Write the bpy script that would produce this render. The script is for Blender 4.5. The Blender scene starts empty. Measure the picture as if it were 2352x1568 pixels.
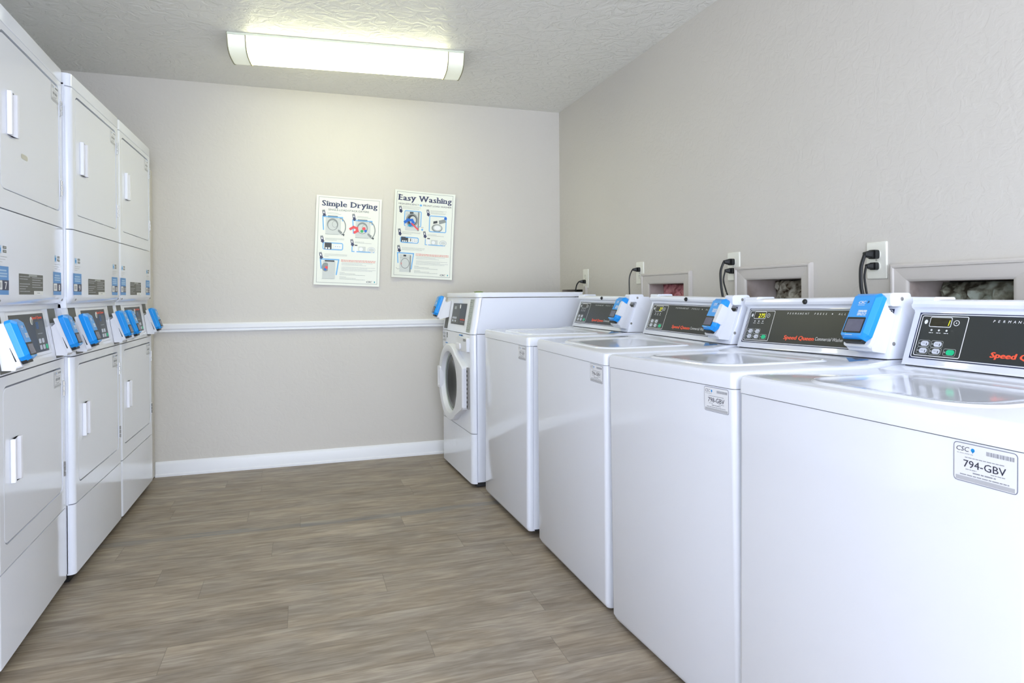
import bpy, math, random
from mathutils import Vector, Matrix, noise
from mathutils.geometry import tessellate_polygon
random.seed(7)
S = bpy.context.scene
COL = S.collection
PI = math.pi

# ------------------------------------------------------------------ camera, world, lights, exposure
YB, XR, XL, HC = 4.47, 1.823, -1.66, 2.455        # back wall, right wall, left wall, ceiling height
YF = -1.6                                          # open end of the room behind the camera
cam_data = bpy.data.cameras.new('camera')
cam_data.sensor_width = 36.0
cam_data.lens = 36.0 * 1485.67 / 2352
cam_data.shift_y = -101.57 / 2352
cam_data.clip_start = 0.02
cam = bpy.data.objects.new('camera', cam_data)
COL.objects.link(cam)
fw = Vector((0.30775299, 0.95145255, -0.00511241)); rt = Vector((0.95143131, -0.30778331, -0.00692131)); up = Vector((0.00815882, 0.00273405, 0.99996298))
cam.matrix_world = Matrix(((rt.x, up.x, -fw.x, 0), (rt.y, up.y, -fw.y, 0), (rt.z, up.z, -fw.z, 1.1122), (0, 0, 0, 1)))
S.camera = cam

world = bpy.data.worlds.new('world'); S.world = world; world.use_nodes = True
bg = world.node_tree.nodes['Background']
bg.inputs[0].default_value = (0.77, 0.84, 1.0, 1); bg.inputs[1].default_value = 4.3

def area(name, loc, rot, sx, sy, power, col):
    d = bpy.data.lights.new(name, 'AREA'); d.shape = 'RECTANGLE'; d.size = sx; d.size_y = sy
    d.energy = power; d.color = col
    o = bpy.data.objects.new(name, d); o.location = loc; o.rotation_euler = rot; COL.objects.link(o); return o
area('daylight_from_open_front', (0.1, -4.2, 1.1), (math.radians(93), 0, 0), 4.5, 2.4, 30, (0.80, 0.88, 1.0))

S.view_settings.view_transform = 'Standard'
S.view_settings.look = 'None'
S.view_settings.exposure = 0.53
S.view_settings.gamma = 1
S.view_settings.use_curve_mapping = False

# ------------------------------------------------------------------ materials
def srgb(r, g, b):
    f = lambda c: (c / 255 / 12.92) if c / 255 <= .04045 else ((c / 255 + .055) / 1.055) ** 2.4
    return (f(r), f(g), f(b), 1)
M = {}
def mat(name, col, rough=.5, metal=0, spec=.5, coat=0, emit=None, estr=0, bump=0, bscale=40, bdet=3, var=0, vscale=3, bdist=.002):
    m = bpy.data.materials.new(name); m.use_nodes = True; nt = m.node_tree; N = nt.nodes; L = nt.links
    p = N['Principled BSDF']
    p.inputs['Base Color'].default_value = col
    p.inputs['Roughness'].default_value = rough; p.inputs['Metallic'].default_value = metal
    p.inputs['Specular IOR Level'].default_value = spec
    p.inputs['Coat Weight'].default_value = coat; p.inputs['Coat Roughness'].default_value = .05
    if emit: p.inputs['Emission Color'].default_value = emit; p.inputs['Emission Strength'].default_value = estr
    if bump or var:
        tc = N.new('ShaderNodeTexCoord')
    if bump:
        n = N.new('ShaderNodeTexNoise'); n.inputs['Scale'].default_value = bscale; n.inputs['Detail'].default_value = bdet
        b = N.new('ShaderNodeBump'); b.inputs['Strength'].default_value = bump; b.inputs['Distance'].default_value = bdist
        L.new(tc.outputs['Object'], n.inputs['Vector']); L.new(n.outputs['Fac'], b.inputs['Height']); L.new(b.outputs['Normal'], p.inputs['Normal'])
    if var:
        n = N.new('ShaderNodeTexNoise'); n.inputs['Scale'].default_value = vscale; n.inputs['Detail'].default_value = 4
        x = N.new('ShaderNodeMix'); x.data_type = 'RGBA'
        x.inputs['A'].default_value = tuple(c * (1 - var) for c in col[:3]) + (1,)
        x.inputs['B'].default_value = tuple(min(1, c * (1 + var)) for c in col[:3]) + (1,)
        L.new(tc.outputs['Object'], n.inputs['Vector']); L.new(n.outputs['Fac'], x.inputs['Factor']); L.new(x.outputs['Result'], p.inputs['Base Color'])
    M[name] = m
    return m

def knockdown(name, col, scale, strength, dist, rough=.6, var=.02):
    """painted plaster with a hand-trowelled (knockdown) texture"""
    m = bpy.data.materials.new(name); m.use_nodes = True; N = m.node_tree.nodes; L = m.node_tree.links
    p = N['Principled BSDF']; p.inputs['Roughness'].default_value = rough; p.inputs['Specular IOR Level'].default_value = .45
    tc = N.new('ShaderNodeTexCoord')
    n1 = N.new('ShaderNodeTexNoise'); n1.inputs['Scale'].default_value = scale; n1.inputs['Detail'].default_value = 5; n1.inputs['Distortion'].default_value = 1.4
    r = N.new('ShaderNodeValToRGB'); r.color_ramp.elements[0].position = .42; r.color_ramp.elements[1].position = .58
    n2 = N.new('ShaderNodeTexNoise'); n2.inputs['Scale'].default_value = scale * 7; n2.inputs['Detail'].default_value = 3
    ad = N.new('ShaderNodeMath'); ad.operation = 'MULTIPLY_ADD'; ad.inputs[1].default_value = .35
    b = N.new('ShaderNodeBump'); b.inputs['Strength'].default_value = strength; b.inputs['Distance'].default_value = dist
    L.new(tc.outputs['Object'], n1.inputs['Vector']); L.new(tc.outputs['Object'], n2.inputs['Vector'])
    L.new(n1.outputs['Fac'], r.inputs['Fac']); L.new(n2.outputs['Fac'], ad.inputs[0]); L.new(r.outputs['Color'], ad.inputs[2])
    L.new(ad.outputs[0], b.inputs['Height']); L.new(b.outputs['Normal'], p.inputs['Normal'])
    n3 = N.new('ShaderNodeTexNoise'); n3.inputs['Scale'].default_value = 1.7; n3.inputs['Detail'].default_value = 6
    x = N.new('ShaderNodeMix'); x.data_type = 'RGBA'
    x.inputs['A'].default_value = tuple(c * (1 - var) for c in col[:3]) + (1,); x.inputs['B'].default_value = tuple(min(1, c * (1 + var)) for c in col[:3]) + (1,)
    L.new(tc.outputs['Object'], n3.inputs['Vector']); L.new(n3.outputs['Fac'], x.inputs['Factor']); L.new(x.outputs['Result'], p.inputs['Base Color'])
    M[name] = m; return m

knockdown('wall_paint', srgb(210, 206, 199), 22, .22, .002)
knockdown('ceiling_paint', srgb(234, 233, 228), 14, .6, .004, .42)
mat('trim_white', srgb(238, 240, 244), .35, bump=.1, bscale=12)
mat('trim_painted', srgb(206, 201, 195), .4, bump=.15, bscale=30)
mat('enamel', srgb(240, 244, 254), .09, coat=.4, bump=.02, bscale=3, bdist=.004)
mat('enamel_side', srgb(236, 240, 250), .3, coat=.1)
mat('white_plastic', srgb(230, 232, 238), .35, bump=.05, bscale=60)
mat('ivory_plastic', srgb(236, 236, 226), .35, bump=.04, bscale=50)
mat('handle_plastic', srgb(240, 241, 248), .3, bump=.03, bscale=40)
mat('panel_dark', srgb(46, 50, 51), .35, var=.05, vscale=300)
mat('panel_label', srgb(92, 93, 88), .45, var=.05, vscale=200)
mat('navy', srgb(36, 44, 84), .4, var=.03)
mat('black', srgb(20, 22, 24), .45, bump=.05, bscale=80)
mat('gap', srgb(40, 42, 46), .7, var=.05)
mat('ink', srgb(60, 62, 78), .5, var=.05)
mat('ink_grey', srgb(150, 153, 162), .5, var=.03)
mat('ink_light', srgb(188, 190, 196), .5, var=.03)
mat('ink_red', srgb(222, 92, 76), .5, var=.03)
mat('print_white', srgb(236, 238, 240), .5, var=.01)
mat('orange_red', srgb(248, 96, 66), .4, var=.03)
mat('grey_text', srgb(170, 174, 172), .5, var=.03)
mat('button_white', srgb(214, 218, 230), .4, var=.03)
mat('button_green', srgb(20, 200, 140), .4, var=.03)
mat('reader_blue', srgb(16, 150, 240), .28, coat=.3, bump=.03, bscale=30)
mat('reader_face', srgb(44, 158, 240), .3, coat=.3, var=.02)
mat('tag_blue', srgb(86, 150, 216), .4, var=.03)
mat('tag_blue_light', srgb(170, 205, 240), .4, var=.02)
mat('teal', srgb(20, 160, 170), .4, var=.02)
mat('cyan_dot', srgb(20, 150, 225), .4, var=.02)
mat('screen', srgb(104, 104, 124), .15, var=.12, vscale=60)
mat('lcd_dark', srgb(48, 46, 34), .2, var=.15, vscale=120)
mat('lcd_glow', srgb(220, 225, 40), .4, emit=srgb(225, 228, 30), estr=.9)
mat('led_green', srgb(120, 230, 90), .4, emit=srgb(120, 230, 90), estr=1.2)
mat('sticker', srgb(238, 240, 246), .4, var=.01)
mat('sticker_border', srgb(126, 130, 150), .45, var=.02)
mat('paper', srgb(232, 235, 226), .4, var=.01)
mat('poster_grey', srgb(206, 211, 209), .5, var=.03)
mat('poster_mid', srgb(140, 146, 146), .5, var=.05)
mat('poster_dark', srgb(60, 64, 68), .5, var=.05)
mat('poster_blue', srgb(112, 178, 232), .5, var=.03)
mat('cloth_blue', srgb(20, 104, 205), .5, var=.03)
mat('cloth_red', srgb(232, 80, 84), .5, var=.03)
mat('cloth_green', srgb(60, 176, 100), .5, var=.03)
mat('steel', srgb(190, 190, 188), .25, metal=1, bump=.03, bscale=60)
mat('brass', srgb(214, 204, 160), .3, metal=.8, bump=.03, bscale=60)
mat('grey_label', srgb(176, 184, 180), .45, var=.03)
mat('smudge', srgb(214, 212, 196), .6, var=.04)
mat('diffuser', srgb(250, 252, 246), .4, emit=(1.0, 1.0, 0.60, 1), estr=6.2, bump=.03, bscale=30)
mat('fixture_cream', srgb(242, 243, 230), .4, emit=(0.93, 1.0, 0.80, 1), estr=.20, bump=.03, bscale=30)
mat('fixture_rib', srgb(150, 146, 122), .5, var=.04)
mat('fixture_metal', srgb(226, 232, 214), .4, bump=.03, bscale=20)
mat('hose_grey', srgb(140, 138, 136), .5, var=.1, vscale=20)
mat('leaf', srgb(130, 150, 90), .6, var=.15, vscale=50)
mat('drum_steel', srgb(84, 86, 84), .25, metal=.9, var=.1, vscale=30)
def lumpy(name, c1, c2, c3, sc):
    m = bpy.data.materials.new(name); m.use_nodes = True; N = m.node_tree.nodes; L = m.node_tree.links
    p = N['Principled BSDF']; p.inputs['Roughness'].default_value = .9
    tc = N.new('ShaderNodeTexCoord'); n = N.new('ShaderNodeTexNoise'); n.inputs['Scale'].default_value = sc; n.inputs['Detail'].default_value = 8
    r = N.new('ShaderNodeValToRGB'); e = r.color_ramp.elements; e[0].position = .36; e[0].color = c1; e[1].position = .62; e[1].color = c3
    k = e.new(.5); k.color = c2
    L.new(tc.outputs['Object'], n.inputs['Vector']); L.new(n.outputs['Fac'], r.inputs['Fac']); L.new(r.outputs['Color'], p.inputs['Base Color'])
    M[name] = m
lumpy('insulation_pink', srgb(150, 84, 88), srgb(214, 140, 146), srgb(232, 172, 174), 30)
lumpy('insulation_grey', srgb(84, 66, 50), srgb(176, 170, 152), srgb(226, 224, 210), 34)
lumpy('insulation_green', srgb(80, 74, 60), srgb(176, 178, 158), srgb(220, 230, 216), 26)
lumpy('recess_wood', srgb(150, 136, 126), srgb(196, 184, 178), srgb(212, 202, 198), 5)

def glass_dark():
    m = bpy.data.materials.new('door_glass'); m.use_nodes = True; p = m.node_tree.nodes['Principled BSDF']
    p.inputs['Base Color'].default_value = srgb(40, 46, 46); p.inputs['Roughness'].default_value = .03
    p.inputs['Transmission Weight'].default_value = .12; p.inputs['IOR'].default_value = 1.45; M['door_glass'] = m
glass_dark()

def floor_mat():
    m = bpy.data.materials.new('vinyl_planks'); m.use_nodes = True; N = m.node_tree.nodes; L = m.node_tree.links
    p = N['Principled BSDF']
    def new(t, **k):
        n = N.new(t)
        for a, b in k.items(): setattr(n, a, b)
        return n
    def math_(op, a, b=None, c=None):
        n = new('ShaderNodeMath', operation=op)
        for i, v in enumerate((a, b, c)):
            if v is None: continue
            if isinstance(v, (int, float)): n.inputs[i].default_value = v
            else: L.new(v, n.inputs[i])
        return n.outputs[0]
    uv = new('ShaderNodeUVMap', uv_map='plank'); at = new('ShaderNodeAttribute', attribute_name='plank_id')
    geo = new('ShaderNodeNewGeometry')
    sx = new('ShaderNodeSeparateXYZ'); L.new(geo.outputs['Position'], sx.inputs[0])
    idf = at.outputs['Fac']
    def grain(kx, ky, det, shift, dist=0.0):
        cx = math_('MULTIPLY_ADD', sx.outputs['X'], kx, math_('MULTIPLY', idf, 37.0 + shift))
        cy = math_('MULTIPLY', sx.outputs['Y'], ky)
        cb = new('ShaderNodeCombineXYZ'); L.new(cx, cb.inputs[0]); L.new(cy, cb.inputs[1]); L.new(math_('MULTIPLY', idf, 91.0), cb.inputs[2])
        n = new('ShaderNodeTexNoise'); n.inputs['Scale'].default_value = 1; n.inputs['Detail'].default_value = det; n.inputs['Distortion'].default_value = dist
        L.new(cb.outputs[0], n.inputs['Vector']); return n.outputs['Fac']
    g1 = grain(3.6, 30, 8, 0, 1.6); g2 = grain(16, 150, 4, 5, .6); g3 = grain(2.6, 10, 5, 11, 1.2)
    ramp = new('ShaderNodeValToRGB'); e = ramp.color_ramp.elements
    e[0].position = .32; e[0].color = srgb(120, 108, 94); e[1].position = .70; e[1].color = srgb(182, 170, 152)
    k = e.new(.5); k.color = srgb(150, 138, 122)
    s = math_('ADD', math_('MULTIPLY', g1, .45), math_('ADD', math_('MULTIPLY', g2, .2), math_('MULTIPLY', g3, .35)))
    s = math_('ADD', s, math_('MULTIPLY', math_('SUBTRACT', idf, .5), .05))
    s2 = math_('MULTIPLY_ADD', math_('SUBTRACT', s, .5), 1.15, .5)
    L.new(s2, ramp.inputs['Fac'])
    # bluish / pinkish tint patches of the printed wood
    tint = new('ShaderNodeValToRGB'); te = tint.color_ramp.elements
    te[0].position = .35; te[0].color = (.97, .985, 1.03, 1); te[1].position = .65; te[1].color = (1.03, 1.0, .965, 1)
    L.new(grain(3.5, 6, 4, 23, 1.0), tint.inputs['Fac'])
    mul = new('ShaderNodeMix', data_type='RGBA', blend_type='MULTIPLY'); mul.inputs['Factor'].default_value = 1
    L.new(ramp.outputs['Color'], mul.inputs['A']); L.new(tint.outputs['Color'], mul.inputs['B'])
    # blue-grey stained streak along one plank row
    d = math_('ABSOLUTE', math_('SUBTRACT', math_('SUBTRACT', sx.outputs['Y'], 3.30), math_('MULTIPLY', math_('SUBTRACT', grain(2.0, .01, 3, 3), .5), .09)))
    st = math_('MULTIPLY', math_('LESS_THAN', d, .028), math_('MULTIPLY', math_('SUBTRACT', grain(2.6, 40, 6, 41, 1.0), .25), 1.5))
    stn = new('ShaderNodeMix', data_type='RGBA'); stn.inputs['B'].default_value = srgb(112, 118, 124)
    L.new(st, stn.inputs['Factor']); L.new(mul.outputs['Result'], stn.inputs['A'])
    # bevelled plank edges
    su = new('ShaderNodeSeparateXYZ'); L.new(uv.outputs['UV'], su.inputs[0])
    ex = math_('MINIMUM', su.outputs['X'], math_('SUBTRACT', 1.22, su.outputs['X'])); ey = math_('MINIMUM', su.outputs['Y'], math_('SUBTRACT', .163, su.outputs['Y']))
    ed = math_('LESS_THAN', math_('MINIMUM', ex, ey), .0011)
    sm = new('ShaderNodeMix', data_type='RGBA'); sm.inputs['B'].default_value = srgb(108, 100, 90)
    L.new(math_('MULTIPLY', ed, .6), sm.inputs['Factor']); L.new(stn.outputs['Result'], sm.inputs['A']); L.new(sm.outputs['Result'], p.inputs['Base Color'])
    b = new('ShaderNodeBump'); b.inputs['Strength'].default_value = .15; b.inputs['Distance'].default_value = .001
    L.new(math_('SUBTRACT', g2, ed), b.inputs['Height']); L.new(b.outputs['Normal'], p.inputs['Normal'])
    p.inputs['Roughness'].default_value = .46; p.inputs['Specular IOR Level'].default_value = .4
    M['vinyl_planks'] = m
floor_mat()

# ------------------------------------------------------------------ mesh helpers
def rrect(x0, y0, x1, y1, r, n=5):
    """rounded rectangle outline, r = radius or (bl, br, tr, tl)"""
    rs = r if isinstance(r, (tuple, list)) else (r,) * 4
    out = []
    for (cx, cy, a0), q in zip(((x0, y0, PI), (x1, y0, 1.5 * PI), (x1, y1, 0), (x0, y1, .5 * PI)), rs):
        if q <= 0: out.append((cx, cy)); continue
        ox = cx + (q if cx == x0 else -q); oy = cy + (q if cy == y0 else -q)
        for i in range(n + 1):
            a = a0 + .5 * PI * i / n; out.append((ox + q * math.cos(a), oy + q * math.sin(a)))
    return out
def circle(cx, cy, r, n=32, ry=None):
    ry = ry or r
    return [(cx + r * math.cos(2 * PI * i / n), cy + ry * math.sin(2 * PI * i / n)) for i in range(n)]

class MB:
    def __init__(s): s.v = []; s.f = []; s.m = []; s.mats = []
    def mi(s, name):
        if name not in s.mats: s.mats.append(name)
        return s.mats.index(name)
    def face(s, idx, m): s.f.append(tuple(idx)); s.m.append(s.mi(m))
    def add(s, pts): b = len(s.v); s.v.extend(Vector(p) for p in pts); return b
    def box(s, x0, x1, y0, y1, z0, z1, m):
        b = s.add([(x, y, z) for z in (z0, z1) for y in (y0, y1) for x in (x0, x1)])
        for q in ((0, 2, 3, 1), (4, 5, 7, 6), (0, 1, 5, 4), (2, 6, 7, 3), (0, 4, 6, 2), (1, 3, 7, 5)): s.face([b + i for i in q], m)
    def loft(s, loops, m, cap=True, close=True, capm=None):
        n = len(loops[0]); bs = [s.add(l) for l in loops]
        for a, b in zip(bs, bs[1:]):
            for i in range(n if close else n - 1):
                j = (i + 1) % n; s.face((a + i, a + j, b + j, b + i), m)
        if cap:
            s.face([bs[0] + i for i in reversed(range(n))], capm or m); s.face([bs[-1] + i for i in range(n)], capm or m)
    def prism(s, outline, axis, a0, a1, m, holes=()):
        """outline 2D; axis 'y': (x,z), 'x': (y,z), 'z': (x,y)"""
        f = {'y': lambda p, a: (p[0], a, p[1]), 'x': lambda p, a: (a, p[0], p[1]), 'z': lambda p, a: (p[0], p[1], a)}[axis]
        loops = [outline] + list(holes)
        allp = [p for l in loops for p in l]
        b0 = s.add([f(p, a0) for p in allp]); b1 = s.add([f(p, a1) for p in allp])
        if holes: tris = tessellate_polygon([[Vector((p[0], p[1], 0)) for p in l] for l in loops])
        else: tris = [tuple(range(len(outline)))]
        for t in tris:
            s.face([b0 + i for i in t], m); s.face([b1 + i for i in reversed(t)], m)
        o = 0
        for l in loops:
            n = len(l)
            for i in range(n): s.face((b0 + o + i, b0 + o + (i + 1) % n, b1 + o + (i + 1) % n, b1 + o + i), m)
            o += n
    def tube(s, path, r, m, n=8, cap=True):
        P = [Vector(p) for p in path]; loops = []
        for i, p in enumerate(P):
            t = (P[min(i + 1, len(P) - 1)] - P[max(i - 1, 0)]).normalized()
            a = t.cross(Vector((0.13, .2, 1)) if abs(t.z) < .9 else Vector((0, 1, .1))).normalized(); b = t.cross(a)
            rr = r[i] if isinstance(r, (list, tuple)) else r
            loops.append([p + rr * (math.cos(2 * PI * k / n) * a + math.sin(2 * PI * k / n) * b) for k in range(n)])
        s.loft(loops, m, cap)
    def lathe(s, prof, m, M4=None, n=32, capped=True):
        """prof: (r, h) pairs around local z, transformed by M4"""
        M4 = M4 or Matrix()
        s.loft([[M4 @ Vector((r * math.cos(2 * PI * k / n), r * math.sin(2 * PI * k / n), h)) for k in range(n)] for r, h in prof], m, capped)
    def build(s, name, parent=None, bevel=0, seg=2, angle=30, smooth=True, ang=32):
        me = bpy.data.meshes.new(name); me.from_pydata([tuple(v) for v in s.v], [], s.f)
        for k in s.mats: me.materials.append(M[k])
        for p, i in zip(me.polygons, s.m): p.material_index = i; p.use_smooth = smooth
        me.validate(); me.update()
        import bmesh
        bm = bmesh.new(); bm.from_mesh(me); bmesh.ops.recalc_face_normals(bm, faces=bm.faces)
        bm.to_mesh(me); bm.free()
        if smooth: me.set_sharp_from_angle(angle=math.radians(ang))
        o = bpy.data.objects.new(name, me); COL.objects.link(o)
        if parent: o.parent = parent
        if bevel:
            b = o.modifiers.new('bevel', 'BEVEL'); b.width = bevel; b.segments = seg; b.limit_method = 'ANGLE'; b.angle_limit = math.radians(angle); b.harden_normals = True
        return o

_tx = {}
def glyphs(txt, bold=0, shear=0):
    key = (txt, bold, shear)
    if key not in _tx:
        c = bpy.data.curves.new('t', 'FONT'); c.body = txt; c.size = 1; c.resolution_u = 2; c.offset = bold; c.shear = shear; c.fill_mode = 'FRONT'
        o = bpy.data.objects.new('t', c); COL.objects.link(o)
        bpy.context.view_layer.update()
        me = bpy.data.meshes.new_from_object(o.evaluated_get(bpy.context.evaluated_depsgraph_get()))
        _tx[key] = ([(v.co.x, v.co.y) for v in me.vertices], [tuple(p.vertices) for p in me.polygons])
        bpy.data.objects.remove(o); bpy.data.curves.remove(c); bpy.data.meshes.remove(me)
    return _tx[key]

class Decal(MB):
    """thin printed layers on a surface; fn(x, y, h) -> 3D"""
    def __init__(s, fn, step=.00025): super().__init__(); s.fn = fn; s.step = step; s.lay = 0
    def poly(s, pts, m, lay=1):
        b = s.add([s.fn(x, y, lay * s.step) for x, y in pts])
        if len(pts) <= 4: s.face([b + i for i in range(len(pts))], m)
        else:
            for t in tessellate_polygon([[Vector((x, y, 0)) for x, y in pts]]): s.face([b + i for i in t], m)
    def rect(s, x0, y0, x1, y1, m, lay=1, div=None):
        nx = ny = 1
        if div: nx = max(1, int(abs(x1 - x0) / div)); ny = max(1, int(abs(y1 - y0) / div))
        for i in range(nx):
            for j in range(ny):
                a, b, c, d = x0 + (x1 - x0) * i / nx, x0 + (x1 - x0) * (i + 1) / nx, y0 + (y1 - y0) * j / ny, y0 + (y1 - y0) * (j + 1) / ny
                s.poly([(a, c), (b, c), (b, d), (a, d)], m, lay)
    def rr(s, x0, y0, x1, y1, r, m, lay=1): s.poly(rrect(x0, y0, x1, y1, r, 4), m, lay)
    def ring(s, x0, y0, x1, y1, r, w, m, lay=1, div=None):
        if div:
            s.rect(x0, y0, x1, y0 + w, m, lay, div); s.rect(x0, y1 - w, x1, y1, m, lay, div)
            s.rect(x0, y0, x0 + w, y1, m, lay, div); s.rect(x1 - w, y0, x1, y1, m, lay, div); return
        o = rrect(x0, y0, x1, y1, r, 4); i = rrect(x0 + w, y0 + w, x1 - w, y1 - w, max(r - w, 1e-5), 4); n = len(o)
        b = s.add([s.fn(x, y, lay * s.step) for x, y in o + i])
        for k in range(n): j = (k + 1) % n; s.face((b + k, b + j, b + n + j, b + n + k), m)
    def circ(s, cx, cy, r, m, lay=1, ry=None, n=20):
        pts = circle(cx, cy, r, n, ry); b = s.add([s.fn(x, y, lay * s.step) for x, y in pts]); s.face([b + i for i in range(n)], m)
    def cring(s, cx, cy, r, w, m, lay=1, ry=None, a0=0, a1=2 * PI, n=28):
        ry = ry or r; pts = []
        for q in (0, w):
            for k in range(n + 1):
                a = a0 + (a1 - a0) * k / n; pts.append((cx + (r - q) * math.cos(a), cy + (ry - q) * math.sin(a)))
        b = s.add([s.fn(x, y, lay * s.step) for x, y in pts])
        for k in range(n): s.face((b + k, b + k + 1, b + n + 2 + k, b + n + 1 + k), m)
    def line(s, pts, w, m, lay=1):
        for (x0, y0), (x1, y1) in zip(pts, pts[1:]):
            l = math.hypot(x1 - x0, y1 - y0); dx, dy = (x1 - x0) / l * w / 2, (y1 - y0) / l * w / 2
            s.poly([(x0 - dx - dy, y0 - dy + dx), (x0 - dx + dy, y0 - dy - dx), (x1 + dx + dy, y1 + dy - dx), (x1 + dx - dy, y1 + dy + dx)], m, lay)
    def text(s, t, x, y, h, m, lay=2, w=None, align='l', bold=0, shear=0, strike=0):
        """h = cap height; w fits the width; (x, y) baseline"""
        V, F = glyphs(t, bold, shear)
        if not V: return
        k = h / .71; xs = [p[0] for p in V]; a, b = min(xs), max(xs)
        kx = (w / (b - a)) if w else k
        W = (b - a) * kx; ox = x - {'l': 0, 'c': W / 2, 'r': W}[align]
        for n_, q in enumerate(((0, 0),) if not strike else ((-strike, -strike * .4), (0, strike * .4), (strike, 0))):
            bb = s.add([s.fn(ox + (p[0] - a + q[0]) * kx, y + (p[1] + q[1]) * k, (lay + .18 * n_) * s.step) for p in V])
            for f in F: s.face([bb + i for i in f], m)
    def hatch(s, x0, y, x1, h, m, lay=2, seed=0):
        """line of print too small to read in the photo: words as tiny dashes"""
        r = random.Random(seed + int(y * 1e5)); x = x0
        while x < x1:
            l = min(r.uniform(2.2, 6.5) * h, x1 - x)
            s.rect(x, y, x + l, y + h, m, lay); x += l + .7 * h

def empty(name, loc, rz, label, cat, group=None):
    o = bpy.data.objects.new(name, None); COL.objects.link(o); o.empty_display_size = .1
    o.location = loc; o.rotation_euler = (0, 0, rz); o['label'] = label; o['category'] = cat
    if group: o['group'] = group
    return o
def tag(o, label, cat, group=None):
    o['label'] = label; o['category'] = cat
    if group: o['group'] = group
    return o
def struct(o): o['kind'] = 'structure'; return o

# ------------------------------------------------------------------ the room
def plank_floor():
    me = bpy.data.meshes.new('floor'); V = []; F = []; UV = []; ID = []
    W, Ln = .163, 1.22; base = 2.612
    known = {0: -.376, -1: .293, -2: -.058, -3: -.418, -4: .378, 1: .669, 2: -.136, 3: .458, 4: -.02, 5: .95, 6: -.64}
    r = random.Random(3)
    for row in range(-26, 12):
        y0 = base + row * W; y1 = y0 + W
        j = known.get(row, r.uniform(0, Ln))
        k0 = math.floor((XL - j) / Ln)
        for k in range(k0, k0 + 5):
            x0 = j + k * Ln; x1 = x0 + Ln
            a, b, c, d = max(x0, XL), min(x1, XR), max(y0, YF), min(y1, YB)
            if b <= a or d <= c: continue
            n = len(V); V += [(a, c, 0), (b, c, 0), (b, d, 0), (a, d, 0)]; F.append((n, n + 1, n + 2, n + 3))
            UV += [(a - x0, c - y0), (b - x0, c - y0), (b - x0, d - y0), (a - x0, d - y0)]; ID.append(r.random())
    n = len(V); V += [(XL, YF, -.05), (XR, YF, -.05), (XR, YB, -.05), (XL, YB, -.05)]; F.append((n + 3, n + 2, n + 1, n)); UV += [(.5, .08)] * 4; ID.append(.5)
    me.from_pydata(V, [], F); u = me.uv_layers.new(name='plank')
    for i, q in enumerate(UV): u.data[i].uv = q
    at = me.attributes.new('plank_id', 'FLOAT', 'FACE')
    for i, q in enumerate(ID): at.data[i].value = q
    me.materials.append(M['vinyl_planks'])
    o = bpy.data.objects.new('floor', me); COL.objects.link(o); struct(o)
plank_floor()

m = MB(); m.box(XL - .12, XR + .12, YF, YB + .12, HC, HC + .1, 'ceiling_paint'); struct(m.build('ceiling'))
m = MB(); m.box(XL - .12, XR + .12, YB, YB + .12, 0, HC, 'wall_paint'); struct(m.build('wall_back'))
m = MB(); m.box(XL - .12, XL, YF, YB, 0, HC, 'wall_paint'); struct(m.build('wall_left'))
# right wall with four cut-out recesses (laundry hook-up openings)
HOLES = [(4.05, 4.43, .80, 1.140, .10), (2.823, 3.161, .84, 1.160, .11), (2.018, 2.341, .84, 1.165, .17), (1.239, 1.556, .84, 1.143, .17)]
def wall_right():
    m = MB(); ys = sorted({YF, YB} | {h[0] for h in HOLES} | {h[1] for h in HOLES})
    for a, b in zip(ys, ys[1:]):
        h = [q for q in HOLES if abs(q[0] - a) < 1e-6]
        spans = [(0, HC)] if not h else [(0, h[0][2]), (h[0][3], HC)]
        for z0, z1 in spans:
            k = m.add([(XR, a, z0), (XR, b, z0), (XR, b, z1), (XR, a, z1)]); m.face((k, k + 1, k + 2, k + 3), 'wall_paint')
    k = m.add([(XR + .3, YF, 0), (XR + .3, YB, 0), (XR + .3, YB, HC), (XR + .3, YF, HC)]); m.face((k + 3, k + 2, k + 1, k), 'wall_paint')
    for y0, y1, z0, z1, d in HOLES:
        X = XR + d
        for q, mm in (([(XR, y1, z0), (X, y1, z0), (X, y1, z1), (XR, y1, z1)], 'recess_wood'), ([(XR, y0, z0), (X, y0, z0), (X, y0, z1), (XR, y0, z1)], 'recess_wood'),
                  ([(XR, y0, z1), (X, y0, z1), (X, y1, z1), (XR, y1, z1)], 'recess_wood'), ([(XR, y0, z0), (X, y0, z0), (X, y1, z0), (XR, y1, z0)], 'recess_wood'),
                  ([(X, y0, z0), (X, y1, z0), (X, y1, z1), (X, y0, z1)], 'gap')):
            k = m.add(q); m.face((k, k + 1, k + 2, k + 3), mm)
    me = bpy.data.meshes.new('wall_right'); me.from_pydata([tuple(v) for v in m.v], [], m.f)
    for kx in m.mats: me.materials.append(M[kx])
    for p, i in zip(me.polygons, m.m): p.material_index = i
    o = bpy.data.objects.new('wall_right', me); COL.objects.link(o); struct(o)
wall_right()
# short boxed-out wall beside the last dryer
m = MB(); m.box(XL, -.874, 4.30, YB, 0, 1.887, 'wall_paint'); struct(m.build('wall_pilaster', bevel=.012, seg=3))
# baseboard and chair rail on the back wall
def profile_run(name, prof, x0, x1, mname):
    m = MB(); m.loft([[(x, YB - d, z) for d, z in prof] for x in (x0, x1)], mname)
    return struct(m.build(name, ang=40))
profile_run('baseboard_back', [(0, 0), (.022, 0), (.022, .012), (.014, .018), (.014, .072), (.010, .084), (.004, .091), (0, .091)], -.872, XR, 'trim_white')
profile_run('trim_1', [(0, .884), (.010, .886), (.018, .893), (.012, .900), (.012, .905), (.020, .911), (.022, .935), (.014, .943), (0, .943)], -.872, XR, 'trim_white')
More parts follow.
